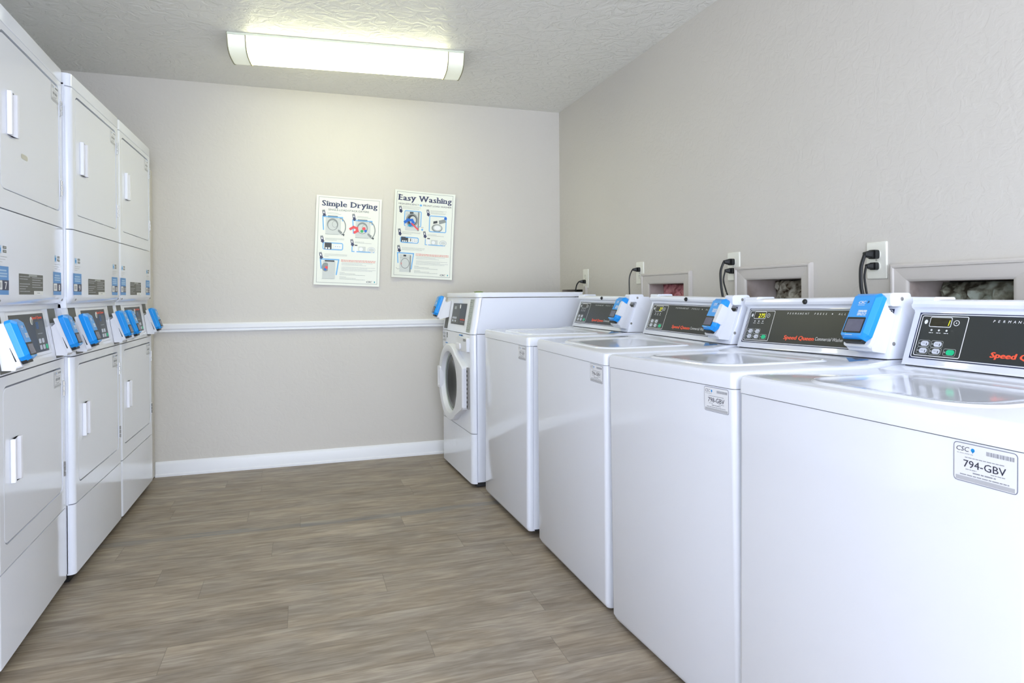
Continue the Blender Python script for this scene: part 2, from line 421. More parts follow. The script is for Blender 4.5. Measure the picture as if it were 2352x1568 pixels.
# casings round the recesses
def casing(name, y0, y1, z1, zb, wl, wr, wt, prot=.016):
    """y0 near inner edge, y1 far inner edge, z1 inner top"""
    e = empty(name, (XR, (y0 + y1) / 2, zb), 0, '', 'x'); del e['label']; del e['category']; e['kind'] = 'structure'
    cy = (y0 + y1) / 2; m = MB()
    Y0, Y1, Z1 = y0 - wr, y1 + wl, z1 + wt
    def strip(a, b, c, d):   # outer pair a-b, inner pair c-d (y,z)
        P = lambda q, x: (-x, q[0] - cy, q[1] - zb)
        def mix(u, v, t): return (u[0] * (1 - t) + v[0] * t, u[1] * (1 - t) + v[1] * t)
        prof = [(0, .0), (0, prot * .9), (.10, prot * 1.15), (.2, prot * 1.1), (.24, prot * .8), (.86, prot * .62), (.93, prot * .5), (1, prot * .3), (1, 0)]
        m.loft([[P(mix(a, c, t), h) for t, h in prof], [P(mix(b, d, t), h) for t, h in prof]], 'trim_painted')
    strip((Y1, zb), (Y1, Z1), (y1, zb), (y1, z1)); strip((Y1, Z1), (Y0, Z1), (y1, z1), (y0, z1)); strip((Y0, Z1), (Y0, zb), (y0, z1), (y0, zb))
    o = m.build('casing_frame', e, ang=25)
    return e
for i, (y0, y1, z1, wl, wr, wt) in enumerate(((2.823, 3.161, 1.160, .077, .07, .06), (2.018, 2.341, 1.165, .07, .058, .058), (1.239, 1.556, 1.143, .06, .085, .056))):
    casing('trim_%d' % (i + 2), y0, y1, z1, .84, wl, wr, wt)
m = MB(); m.loft([[(XR - x, y, z) for x, y in ((0, 4.055), (.004, 4.055), (.010, 4.03), (.016, 3.995), (.016, 3.985), (0, 3.985))] for z in (.8, 1.16)], 'trim_painted'); struct(m.build('trim_5', ang=25))

def insulation(y0, y1, z0, z1, d, mname, label, seed, lump=.03):
    m = MB(); ny, nz = 36, 22; cy = (y0 + y1) / 2
    G = []
    for s_ in (0, 1):
        for j in range(nz + 1):
            for i in range(ny + 1):
                y = y0 + (y1 - y0) * i / ny; z = z0 + (z1 - z0) * j / nz
                e = min(i, ny - i, 4) / 4 * min(j, nz - j, 2) / 2
                h = .012 + (lump * (1.0 + 1.2 * noise.fractal(Vector((y * 14 + seed, z * 18, seed)), .7, 2.2, 4))) * (.35 + .65 * e)
                G.append((-(h if s_ == 0 else 0), y - cy, z - z0))
    b = m.add(G); n1 = (ny + 1) * (nz + 1)
    for s_ in (0, 1):
        for j in range(nz):
            for i in range(ny):
                k = b + s_ * n1 + j * (ny + 1) + i; m.face((k, k + 1, k + ny + 2, k + ny + 1), mname)
    rim = [i for i in range(ny)] + [j * (ny + 1) + ny for j in range(nz)] + [nz * (ny + 1) + i for i in range(ny, 0, -1)] + [j * (ny + 1) for j in range(nz, 0, -1)]
    for a, c in zip(rim, rim[1:] + rim[:1]): m.face((b + a, b + c, b + n1 + c, b + n1 + a), mname)
    o = m.build('insulation', ang=60); o.location = (XR + d - .001, cy, z0)
    tag(o, label, 'insulation', 'insulation in the wall recesses')
insulation(2.826, 3.158, .842, 1.158, .11, 'insulation_pink', 'pink fibreglass insulation in the farthest framed wall recess', 1.3, .035)
insulation(2.021, 2.338, .842, 1.162, .17, 'insulation_grey', 'dirty grey and brown insulation in the middle framed wall recess', 7.7, .04)
insulation(1.242, 1.553, .842, 1.140, .17, 'insulation_green', 'pale green torn insulation in the framed wall recess nearest the camera', 3.1, .045)

# ------------------------------------------------------------------ ceiling light
def ceiling_light():
    e = empty('ceiling_light', (.262, 3.675, HC), math.radians(-4.2), 'long white fluorescent ceiling light with wraparound diffuser, switched on', 'light')
    L2, W2, D = .61, .145, .094
    def sec(w, d, n=14):
        pts = [(-w, 0), (-w, -.012)]
        for i in range(n + 1):
            t = -1 + 2 * i / n
            a = (1 - abs(t) ** 3.2) ** (1 / 2.2)
            pts.append((t * w, -.014 - (d - .014) * a))
        pts += [(w, -.012), (w, 0)]
        return pts
    m = MB(); m.box(-L2, L2, -W2 - .004, W2 + .004, -.012, -.0005, 'fixture_metal'); m.build('mounting_pan', e, bevel=.002)
    m = MB(); m.loft([[(x, y, z) for y, z in sec(W2 - .003, D - .003)] for x in (-.522, .522)], 'diffuser'); m.build('diffuser', e, ang=50)
    for s_ in (-1, 1):
        m = MB(); a, b = (-L2, -.522) if s_ < 0 else (.522, L2)
        m.loft([[(x, y, z) for y, z in sec(W2, D)] for x in (a, b)], 'fixture_cream')
        for x in (a, b): m.loft([[(q, y, z) for y, z in sec(W2 + .003, D + .003)] for q in (x - .0025, x + .0025)], 'fixture_rib')
        m.build('end_cap', e, ang=50)
    return e
ceiling_light()

# ------------------------------------------------------------------ card reader (part of each machine)
def card_reader(parent, xc, yb, zb, theta, w, L, root, side=0, sleeve=False, first_num=0):
    """xc, yb, zb: bottom centre of the front shell's back plane; root: 4 points of the bracket foot on the machine (bl, br, tr, tl)"""
    s, c = math.sin(theta), math.cos(theta)
    U, V, Nn = Vector((1, 0, 0)), Vector((0, s, c)), Vector((0, -c, s)); O = Vector((xc, yb, zb))
    P = lambda x, y, n: O + x * U + y * V + n * Nn
    def outl(ix, n, ib=0): # outline with chamfered lower corners
        h = w / 2 - ix; return [P(*q, n) for q in ((-h + .014, ib), (h - .014, ib), (h, ib + .014), (h, L - ix - .008), (h - .008, L - ix), (-h + .008, L - ix), (-h, L - ix - .008), (-h, ib + .014))]
    m = MB(); m.loft([outl(0, 0), outl(0, .016), outl(.012, .027, .004)], 'reader_blue')
    body = m.build('card_reader', parent, bevel=.0012, ang=20)
    d = Decal(lambda x, y, h: P(x, y, .0272 + h), .0003); q = w / .085; hw = w / 2 - .012
    d.rr(-hw + .001, .006, hw - .001, L - .014, .003, 'reader_face', 1)
    d.text('CSC', -.001 * q, L - .034 * q, .0075 * q, 'print_white', 2, w=.021 * q, align='c', shear=.2, strike=.05)
    d.poly([(.013 * q, L - .034 * q), (.020 * q, L - .030 * q), (.016 * q, L - .025 * q)], 'navy', 2); d.rect(-.012 * q, L - .039 * q, .008 * q, L - .037 * q, 'tag_blue_light', 2)
    y1 = L - .052 * q; d.rect(-.001 * q, y1 - .012 * q, .007 * q, y1 - .010 * q, 'print_white', 2); d.rect(.0 * q, y1 - .006 * q, .022 * q, y1 - .001 * q, 'tag_blue_light', 2)
    for k in range(4): d.hatch(-.004 * q, y1 - .003 * q - .0042 * q * k, .023 * q, .0022 * q, 'print_white', 3, k)
    d.rect(.004 * q, .0065, -.018 * q, .0088, 'tag_blue_light', 2); d.circ(-.018 * q, .0135 * q, .0018, 'led_green', 4)
    o = d.build('reader_print', body, smooth=False)
    m = MB(); a, b_ = -.0275 * q, .0265 * q; lo, hi = .0125 * q, .056 * q
    m.loft([[P(x, y, n) for x, y in rrect(a, lo, b_, hi, .002, 2)] for n in (.0262, .0290)], 'black')
    m.loft([[P(x, y, n) for x, y in rrect(a + .004, lo + .004, b_ - .003, hi - .006, .001, 2)] for n in (.0285, .0294)], 'screen')
    sc = m.build('screen', body, smooth=False); sc['label'] = 'grey display in a black surround'
    m = MB(); h = w / 2 - .001
    m.loft([[P(x, y, n) for x, y in rrect(-h + .003, -.014, h - .001, L - .003, (.010, .014, .006, .006), 3)] for n in (-.016, -.001)], 'white_plastic')
    foot = [Vector(f) for f in root]; hh = w / 2 - .004
    back = [P(-hh, -.010, -.014), P(hh, -.010, -.014), P(hh, L - .022, -.014), P(-hh, L - .022, -.014)]
    low = [P(-hh + .006, -.018, -.022), P(hh, -.018, -.022), P(hh, L - .03, -.030), P(-hh, L - .03, -.030)]
    m.loft([back, low, foot], 'white_plastic')
    m.loft([[P(x, y, n) for x, y in ((-hh + .010, -.007), (hh - .014, -.007), (hh - .010, .006), (-hh + .006, .006))] for n in (-.003, .014)], 'black')
    if sleeve:
        m.loft([[P(x, y, n) for x, y in rrect(w / 2 - .018, L * .22, w / 2 + .003, L * .80, .009, 4)] for n in (-.005, .0278)], 'white_plastic')
    m.loft([[P(side * (hh + .0006), y, n) for y, n in ((.006, -.008), (.050, -.0105), (.050, -.0115), (.006, -.0115))], [P(side * (hh + .0012), y, n) for y, n in ((.006, -.008), (.050, -.0105), (.050, -.0115), (.006, -.0115))]], 'gap') if side else None
    br = m.build('bracket', body, bevel=.0012, ang=25); br['label'] = 'white wedge-shaped bracket'
    return body

def asset_tag(parent, fn, code, w=.099, h=.063, step=.00025, border='sticker_border'):
    """white inventory sticker"""
    d = Decal(fn, step)
    d.rr(0, 0, w, h, .006, border, 1); d.rr(.0012, .0012, w - .0012, h - .0012, .005, 'sticker', 2)
    d.poly([(.004, .0022), (w - .004, .0022), (w - .004, .009), (.004, .009)], 'ink_light', 3)
    d.text('CSC', .005, h - .0135, .0078, 'ink', 3, w=.021, shear=.2); d.circ(.0315, h - .0098, .0031, 'cyan_dot', 3); d.poly([(.0292, h - .0108), (.0338, h - .0108), (.0315, h - .0150)], 'cyan_dot', 3)
    d.hatch(.006, h - .0178, .032, .0014, 'ink_light', 3)
    x = w * .53
    k = 0
    while x < w - .006:
        b = (.0009, .0016, .0011, .0021)[k % 4]; d.rect(x, h - .0135, x + b, h - .0070, 'ink_grey', 3); x += b + (.0009, .0007, .0013)[k % 3]; k += 1
    d.hatch(.019, h - .0235, w - .019, .0013, 'ink_grey', 3)
    if code: d.text(code, w / 2, h - .0385, .0118, 'ink', 3, w=w * .66, align='c', strike=.01)
    else:
        for x, ww in ((.20, .075), (.29, .075), (.38, .075), (.50, .09), (.61, .09), (.72, .08)): d.rect(w * x, h - .0375, w * (x + ww), h - .028, 'ink_grey', 3)
    d.hatch(.020, h - .0425, w * .38, .0012, 'ink_grey', 3); d.hatch(w * .60, h - .0425, w * .82, .0012, 'ink_grey', 3)
    d.hatch(w * .32, h - .0472, w * .68, .0020, 'ink_grey', 3); d.hatch(.011, h - .0520, w - .012, .0016, 'ink_grey', 3)
    return d.build('asset_tag', parent, smooth=False)

# ------------------------------------------------------------------ stacked dryers
def dryer(cx, cy, a, label, nums, codes):
    e = empty('stacked_dryer', (cx, cy, 0), math.radians(90 + a), label, 'dryer', 'stacked dryers along the left wall')
    W, D = .3405, .71; H = 1.975
    m = MB(); m.box(-W + .03, W - .03, .03, D - .03, .004, .05, 'black'); m.build('base', e)
    m = MB()
    m.prism(rrect(-W, .022, W, D, (.003, .003, .003, .003), 2), 'z', .045, .8825, 'enamel_side')
    m.prism(rrect(-W, .022, W, D, .003, 2), 'z', 1.07, 1.935, 'enamel_side')
    m.box(-W + .003, W - .003, .095, D - .002, .8826, 1.0699, 'enamel_side')
    m.build('cabinet', e)
    def fpanel(name, z0, z1, hole=None, r=.020):
        m = MB(); n = 6
        out = rrect(-W, 0, W, .028, (r, r, 0, 0), n)
        if hole is None:
            m.prism(out, 'z', z0, z1, 'enamel')
        else:
            x0, x1, h0, h1 = hole
            side = [p for p in out]
            # rounded vertical sides, flat middle with the door opening
            xf = W - r
            m.prism([(-xf, .022)] + [(-W, .022)] + [(-W + r - r * math.cos(t * PI / 2 / n), r - r * math.sin(t * PI / 2 / n)) for t in range(n + 1)], 'z', z0, z1, 'enamel')
            m.prism([(xf, .022)] + [(W, .022)] + [(W - r + r * math.cos(t * PI / 2 / n), r - r * math.sin(t * PI / 2 / n)) for t in range(n + 1)], 'z', z0, z1, 'enamel')
            m.prism([(-xf, z0), (xf, z0), (xf, z1), (-xf, z1)], 'y', 0, .018, 'enamel', holes=[rrect(x0, h0, x1, h1, .028, 5)])
        return m.build(name, e, ang=40)
    def door(name, z0, z1, zh):
        m = MB(); x0, x1 = -.289, .289
        m.prism(rrect(x0 + .003, z0 + .003, x1 - .003, z1 - .006, .026, 6), 'y', .001, .020, 'enamel')
        d = m.build(name, e, bevel=.0025)
        m = MB(); hx = -.2
        prof = [(-.036, 0), (-.034, -.013), (-.026, -.014), (-.020, -.003), (.012, -.002), (.018, -.012), (.032, -.013), (.036, 0)]
        m.loft([[(hx + x, .001 + y, zh - .066 + (0 if k == 0 else .132)) for x, y in prof] for k in (0, 1)], 'handle_plastic')
        m.build('handle', d, bevel=.002, ang=25)
        return d
    fpanel('kick_panel', .04, .3095); lower = fpanel('lower_front_frame', .3135, .880, (-.292, .292, .383, .850))
    door('lower_door', .383, .850, .620)
    # lower unit's control panel leaning back
    m = MB(); n = 5
    prof = [(.0, .884), (0, .892), (.030, 1.085), (.11, 1.085), (.11, .884)]
    m.loft([[(x, y + s_, z) for y, z in prof] for x, s_ in ((-W, .012), (-W + .012, .002), (-W + .02, 0), (W - .02, 0), (W - .012, .002), (W, .012))], 'enamel')
    cp = m.build('control_panel', e, ang=30)
    th = math.atan2(.030, .193); O = Vector((0, 0, .892)); V = Vector((0, math.sin(th), math.cos(th))); Nn = Vector((0, -math.cos(th), math.sin(th)))
    fn = lambda x, y, h: O + Vector((x, 0, 0)) + y * V + h * Nn
    d = Decal(fn)
    d.ring(-.185, .020, .185, .176, .003, .0015, 'ink_light', 1)
    d.rect(-.165, .032, .165, .166, 'panel_dark', 1)
    d.rr(.06, .055, .148, .140, .004, 'panel_label', 2)
    d.text('Speed Queen', .045, .147, .0105, 'orange_red', 3, w=.10, strike=.05)
    d.circ(.035, .142, .014, 'print_white', 3); d.circ(.039, .139, .0085, 'grey_text', 4)
    d.rect(.070, .112, .098, .137, 'lcd_dark', 3); d.hatch(.075, .094, .125, .003, 'grey_text', 3)
    for i, (x, y) in enumerate(((.072, .062), (.104, .062), (.072, .040), (.104, .040))): d.rr(x, y, x + .024, y + .016, .004, 'button_white', 3)
    d.rr(.134, .040, .158, .056, .004, 'button_green', 3)
    d.build('control_display', cp, smooth=False)['label'] = 'black panel with buttons and red lettering'
    for s_ in (-1, 1):
        d = Decal(fn); x = s_ * .268; d.rect(x - .042, -.004, x + .042, .186, 'panel_label', 1); d.build('side_strip', cp, smooth=False)['label'] = 'dark grey vertical strip'
    for s_ in (-1, 1):
        xc = -.262 if s_ < 0 else .262
        f = [fn(xc - .034, .006, 0), fn(xc + .034, .006, 0), fn(xc + .034, .128, 0), fn(xc - .034, .128, 0)]
        card_reader(e, xc, -.046, .921, math.radians(19), .078, .128, f, side=-1)
    # upper unit: bottom lip, panel with stickers
    m = MB(); prof = [(.022, 1.088), (.030, 1.088), (.030, 1.10), (.022, 1.10)]
    r = .020
    lip = lambda z, ins: [(p[0] * (1 - ins / W * .3), p[1] + ins, z) for p in rrect(-W, 0, W, .0215, (r, r, 0, 0), 5)]
    m.loft([lip(1.087, .016), lip(1.090, .012), lip(1.113, 0), lip(1.3715, 0)], 'enamel')
    for x in (-W + .035, W - .035): m.lathe([(.0045, 0), (.0045, .002), (.002, .003)], 'hose_grey', Matrix.Translation((x, .0015, 1.102)) @ Matrix.Rotation(math.radians(115), 4, 'X'), 10)
    up_ = m.build('upper_control_cover', e, ang=30)
    fn = lambda x, y, h: Vector((x, -h, y))
    d = Decal(fn); a, b, lo, hi = -.150, .082, 1.121, 1.187
    d.rect(a, lo, b, hi, 'panel_label', 1)
    for k in range(7):
        y = hi - .010 - k * .0078
        if k not in (2,): d.hatch(a + .006, y, a + .10 - .02 * (k % 3), .0022, 'ink_light', 2, k)
        if y > lo + .022: d.hatch(a + .122, y - .0015, b - .006 - .02 * (k % 2), .0022, 'ink_light', 2, k + 9)
    d.rect(-.06, hi - .007, .02, hi - .001, 'grey_text', 2); d.rr(b - .095, lo - .002, b, lo + .012, .002, 'print_white', 3); d.hatch(b - .062, lo + .004, b - .035, .0022, 'ink_grey', 4)
    d.build('instruction_label', up_, smooth=False)['label'] = 'grey label with lines of small print'
    for s_, num in zip((-1, 1), nums):
        xc = -.284 if s_ < 0 else .246; d = Decal(fn); h = .048
        d.rect(xc - h, 1.120, xc + h, 1.204, 'tag_blue', 1)
        for k, (wd, y) in enumerate(((.030, 1.189), (.036, 1.180), (.034, 1.172))): d.rect(xc - wd, y, xc + wd, y + .005, 'tag_blue_light', 2)
        d.rect(xc - h, 1.1335, xc + h, 1.163, 'navy', 2); d.rr(xc - h + .003, 1.135, xc - .004, 1.162, .003, 'print_white', 3); d.rect(xc - h + .010, 1.141, xc - .011, 1.156, 'ink_light', 4)
        d.text(num, xc + .024, 1.137, .022, 'print_white', 3, w=.016 if len(num) < 2 else .030, align='c', strike=.03)
        xt = xc + .004
        d.rect(xt - .034, 1.241, xt - .012, 1.264, 'tag_blue_light', 1); d.rect(xt - .030, 1.246, xt - .016, 1.257, 'cyan_dot', 2)
        for y in (1.2440, 1.2555): d.rect(xt, y, xt + .028, y + .008, 'panel_label', 1); d.rect(xt + .004, y + .002, xt + .024, y + .006, 'grey_text', 2)
        for k, wd in enumerate((.066, .054, .03)): d.hatch(xt - .034, 1.231 - .008 * k, xt - .034 + wd, .0018, 'ink_light', 1, k)
        d.build('payment_sticker', up_, smooth=False)['label'] = 'blue sticker numbered ' + num
    fpanel('upper_front_frame', 1.375, 1.9215, (-.292, .292, 1.432, 1.900))
    ud = door('upper_door', 1.432, 1.900, 1.667)
    m = MB(); m.prism(rrect(-W, 0, W, D, (.020, .020, .004, .004), 6), 'z', 1.9245, H, 'enamel'); m.build('top_panel', e, bevel=.004, seg=3)
    for z in (.768, .464, 1.822, 1.522):
        m = MB(); x = .302
        m.box(x - .009, x + .009, -.0015, .003, z - .030, z + .030, 'white_plastic')
        for k in range(3): m.lathe([(.0035, 0), (.0035, .016)], 'steel' if z > .6 else 'hose_grey', Matrix.Translation((x, -.0035, z - .027 + k * .019)), 10)
        m.build('hinge', e)
    for code, zz in zip(codes, (.780, 1.828)):
        asset_tag(e, lambda x, y, h, zz=zz: Vector((.200 + x * .86, .0008 - h, zz + y)), code, .099, .063, border='sticker')
    return e
G1 = dryer(-.849, 2.541, 2.9, 'white stacked dryer nearest the camera, partly cut off by the left edge', ('7', '8'), ('', ''))
G2 = dryer(-.8436, 3.234, 0, 'white stacked dryer in the middle of the three along the left wall', ('9', '10'), ('', ''))
G3 = dryer(-.8436, 3.917, 0, 'white stacked dryer at the far end, beside the back wall', ('11', '12'), ('', ''))
# worn smudges on the nearest machine
d = Decal(lambda x, y, h: Vector((x, .0008 - h, y))); d.poly(rrect(-.115, 1.552, -.055, 1.568, .007, 3), 'smudge', 1); d.build('tape_residue', G1, smooth=False)['label'] = 'yellowed tape residue'

# ------------------------------------------------------------------ top-loading washers
def console_fn():
    th = math.atan2(.0498, .136); O = Vector((-.316, .524, .9286)); V = Vector((0, math.sin(th), math.cos(th))); Nn = Vector((0, -math.cos(th), math.sin(th)))
    return lambda x, y, h: O + Vector((x * 1.035, 0, 0)) + y * 1.02 * V + (h + .0004) * Nn
def washer(pose, label, code, digits, reader=None, sleeve=False, lid_tag=True):
    cx, cy, z0, a, roll, pitch = pose
    e = empty('top_loading_washer', (cx, cy, z0), 0, label, 'washing machine', 'top-loading washers along the right wall')
    e.rotation_euler = (math.radians(pitch), math.radians(-roll), math.radians(-90 + a))   # old machines on an uneven floor
    W, D = .3255, .711
    m = MB()
    for x in (-.27, .27):
        for y in (.06, .64): m.lathe([(.02, .0075), (.02, .014), (.008, .016), (.008, .045)], 'black', Matrix.Translation((x, y, 0)), 14)
    m.box(-W + .012, W - .012, .03, D - .02, .018, .045, 'gap'); m.build('base', e)
    m = MB(); m.prism(rrect(-W, .030, W, D, .003, 2), 'z', .030, .8685, 'enamel_side'); m.build('cabinet', e)
    m = MB(); out = [(p[0], p[1]) for p in rrect(-W, 0, W, .0285, (.016, .016, 0, 0), 6)]
    m.loft([[(p[0] * .985, p[1] + .010, .022) for p in out], [(p[0], p[1] + .001, .040) for p in out], [(x, y, .8697) for x, y in out]], 'enamel'); m.build('front_panel', e, ang=40)
    m = MB(); o0 = rrect(-W - .001, -.002, W + .001, D, (.016, .016, .006, .006), 6)
    m.loft([[(x, y, .8715) for x, y in o0], [(x, y, .9) for x, y in o0], [(x * .994, y * .985 + .003, .9105) for x, y in o0], [(x * .975, y * .965 + .009, .914) for x, y in o0]], 'enamel')
    m.loft([[(x, y, z) for y, z in ((.440, .9125), (.445, .9142), (.515, .9215), (.690, .9215), (.690, .9125))] for x in (-.318, .318)], 'enamel')
    top = m.build('top_deck', e, ang=35)
    # lid: thin raised panel with a rounded ridge
    m = MB(); L0 = rrect(-.200, .048, .212, .430, (.085, .085, .03, .03), 9)
    sc = lambda k, z: [((x - .006) * k + .006, (y - .24) * k + .24, z) for x, y in L0]
    m.loft([sc(1, .9138), sc(.99, .9160), sc(.975, .9185), sc(.955, .9190), sc(.93, .9170), sc(.90, .9150), sc(.7, .9147)], 'enamel')
    lid = m.build('lid', e, ang=60)
    if lid_tag:
        d = Decal(lambda x, y, h: Vector((.205 + x, .46 + y, .9146 + h)))
        d.fn = lambda x, y, h: Vector((x, y, .9142 + (y - .445) * .1043 + .0004 + h))
        d.poly([(.195, .500), (.250, .452), (.275, .500), (.235, .512)], 'tag_blue', 1); d.poly([(.21, .504), (.24, .486), (.262, .508)], 'navy', 2); d.poly([(.16, .508), (.195, .503), (.222, .514)], 'tag_blue_light', 1)
        d.build('deck_sticker', top, smooth=False)['label'] = 'blue warning sticker'
    # console
    fn = console_fn(); CL = .61
    prof = [(.5215, .9245), (.524, .9286), (.5738, 1.0646), (.5726, 1.0705), (.5625, 1.0770), (.5600, 1.0850), (.564, 1.0935), (.576, 1.0975), (.640, 1.0960), (.6700, 1.080), (.695, .922)]
    m = MB(); x0, x1 = -.316, .3155
    ins = lambda k: [((y - .61) * k + .61, (z - .922) * (.5 + .5 * k) + .922) for y, z in prof]
    m.loft([[(x, y, z) for y, z in ins(k)] for x, k in ((x0, .97), (x0 + .004, 1), (x1 - .006, 1), (x1 - .001, .985), (x1, .96))], 'enamel')
    m.prism(rrect(.534, 1.070, .612, 1.107, .010, 3), 'x', .270, .3145, 'enamel')
    m.prism(rrect(.566, 1.078, .645, 1.104, .006, 3), 'x', -.3155, -.255, 'enamel')
    con = m.build('console', e, bevel=0, ang=28)
    m = MB()
    m.box(-.306, .306, .527, .69, .9205, .9250, 'gap'); m.build('console_shadow_gap', con)  # dark-coloured filler standing in for the shadow line between deck and console
    m = MB(); m.lathe([(.0085, 0), (.0085, .004), (.005, .008)], 'black', Matrix.Translation((-.02, .5602, 1.085)) @ Matrix.Rotation(math.radians(85), 4, 'X'), 16); m.build('lock', con)
    for y, z in ((.577, 1.090), (.543, .966)):
        m = MB(); m.lathe([(.0055, 0), (.0055, .001), (.003, .0022)], 'hose_grey', Matrix.Translation((.3152, y, z)) @ Matrix.Rotation(PI / 2, 4, 'Y'), 14); m.build('screw', con)
    d = Decal(fn, .0003)
    d.rect(.018, .014, .592, .139, 'navy', 1); d.ring(.021, .0165, .589, .1365, .006, .0022, 'print_white', 2)
    d.rect(.0245, .020, .5855, .133, 'panel_dark', 2)
    d.ring(.0275, .0225, .147, .131, .005, .0020, 'print_white', 3)
    d.rr(.050, .101, .107, .1280, .004, 'print_white', 3); d.rr(.0517, .1027, .1053, .1263, .003, 'lcd_dark', 4)
    if digits:
        d.text(digits, .103, .1055, .0150, 'lcd_glow', 5, align='r', w=.0105 * len(digits) - (.007 if digits == '1' else 0), shear=.15)
    d.circ(.0405, .114, .0045, 'print_white', 3, ry=.006); d.cring(.119, .1135, .0075, .0016, 'print_white', 3); d.circ(.119, .1135, .0016, 'print_white', 3)
    for k in range(3): d.circ(.060 + .0195 * k, .0925, .0026, 'print_white', 3); d.hatch(.0545 + .0195 * k, .0845, .0655 + .0195 * k, .0018, 'print_white', 3)
    for i, (x, y, mm) in enumerate(((.034, .0465, 'button_white'), (.068, .0465, 'button_white'), (.034, .0275, 'button_white'), (.068, .0275, 'button_white'), (.104, .0275, 'button_green'))):
        d.ring(x, y, x + .031, y + .0185, .004, .0011, 'grey_text', 3); d.rr(x + .007, y + .0025, x + .028, y + .016, .006, mm, 3)
        d.circ(x + .0042, y + .009, .002, 'grey_text', 4)
        if mm == 'button_white': d.hatch(x + .011, y + .009, x + .019, .0014, 'ink_grey', 4, i); d.rect(x + .0215, y + .005, x + .0235, y + .011, 'ink', 4)
    x = .204
    for wd, ww in (('PERMANENT', .094), ('PRESS', .052), ('ALL', .030), ('FABRICS', .070)):
        n = len(wd); st = ww / (n - .3)
        for i, ch in enumerate(wd): d.text(ch, x + st * i, .119, .0062, 'print_white', 4, shear=.15, strike=.022)
        x += ww + .020
        if wd == 'PRESS': d.circ(x - .003, .122, .0023, 'print_white', 4); x += .020
    d.text('Speed Queen', .216, .0335, .0135, 'orange_red', 4, w=.125, shear=.12, strike=.055)
    d.text('Commercial Washer', .346, .0350, .0115, 'print_white', 4, w=.106, shear=.2, strike=.012)
    d.build('control_display', con, smooth=False)['label'] = 'dark grey control panel with buttons and red lettering'
    asset_tag(e, lambda x, y, h: Vector((.206 + x, -.0003 - h, .804 + y)), code)
    if reader:
        xc, yb, zb, th_, rw, rl = reader; k = (xc + .316) / 1.035
        f = [fn(k - .045, .010, 0), fn(min(k + .066, .598), .010, 0), fn(min(k + .066, .598), .122, 0), fn(k - .03, .122, 0)]
        card_reader(e, xc, yb, zb, math.radians(th_), rw, rl, f, side=0, sleeve=sleeve)
    return e
washer((.9566, 3.1102, .0040, 1.86, -.36, -.30), 'white top-loading washer with tag 797-GBV, farthest of the four top-loaders', '797-GBV', '', (.276, .474, .972, 27, .082, .127), sleeve=True)
washer((.9880, 2.3568, -.004, 1.17, -.757, .32), 'white top-loading washer with tag 796-GBV and display reading 27', '796-GBV', '27', (.266, .473, .970, 28, .078, .131), sleeve=True)
washer((.9988, 1.6572, -.0035, 1.69, .99, -.08), 'white top-loading washer with tag 798-GBV and display reading 275', '798-GBV', '275', (.257, .472, .972, 28, .094, .143))
washer((1.0062, .9985, -.0016, 2.0, -.06, -.6), 'white top-loading washer with tag 794-GBV, nearest the camera', '794-GBV', '1', lid_tag=False)

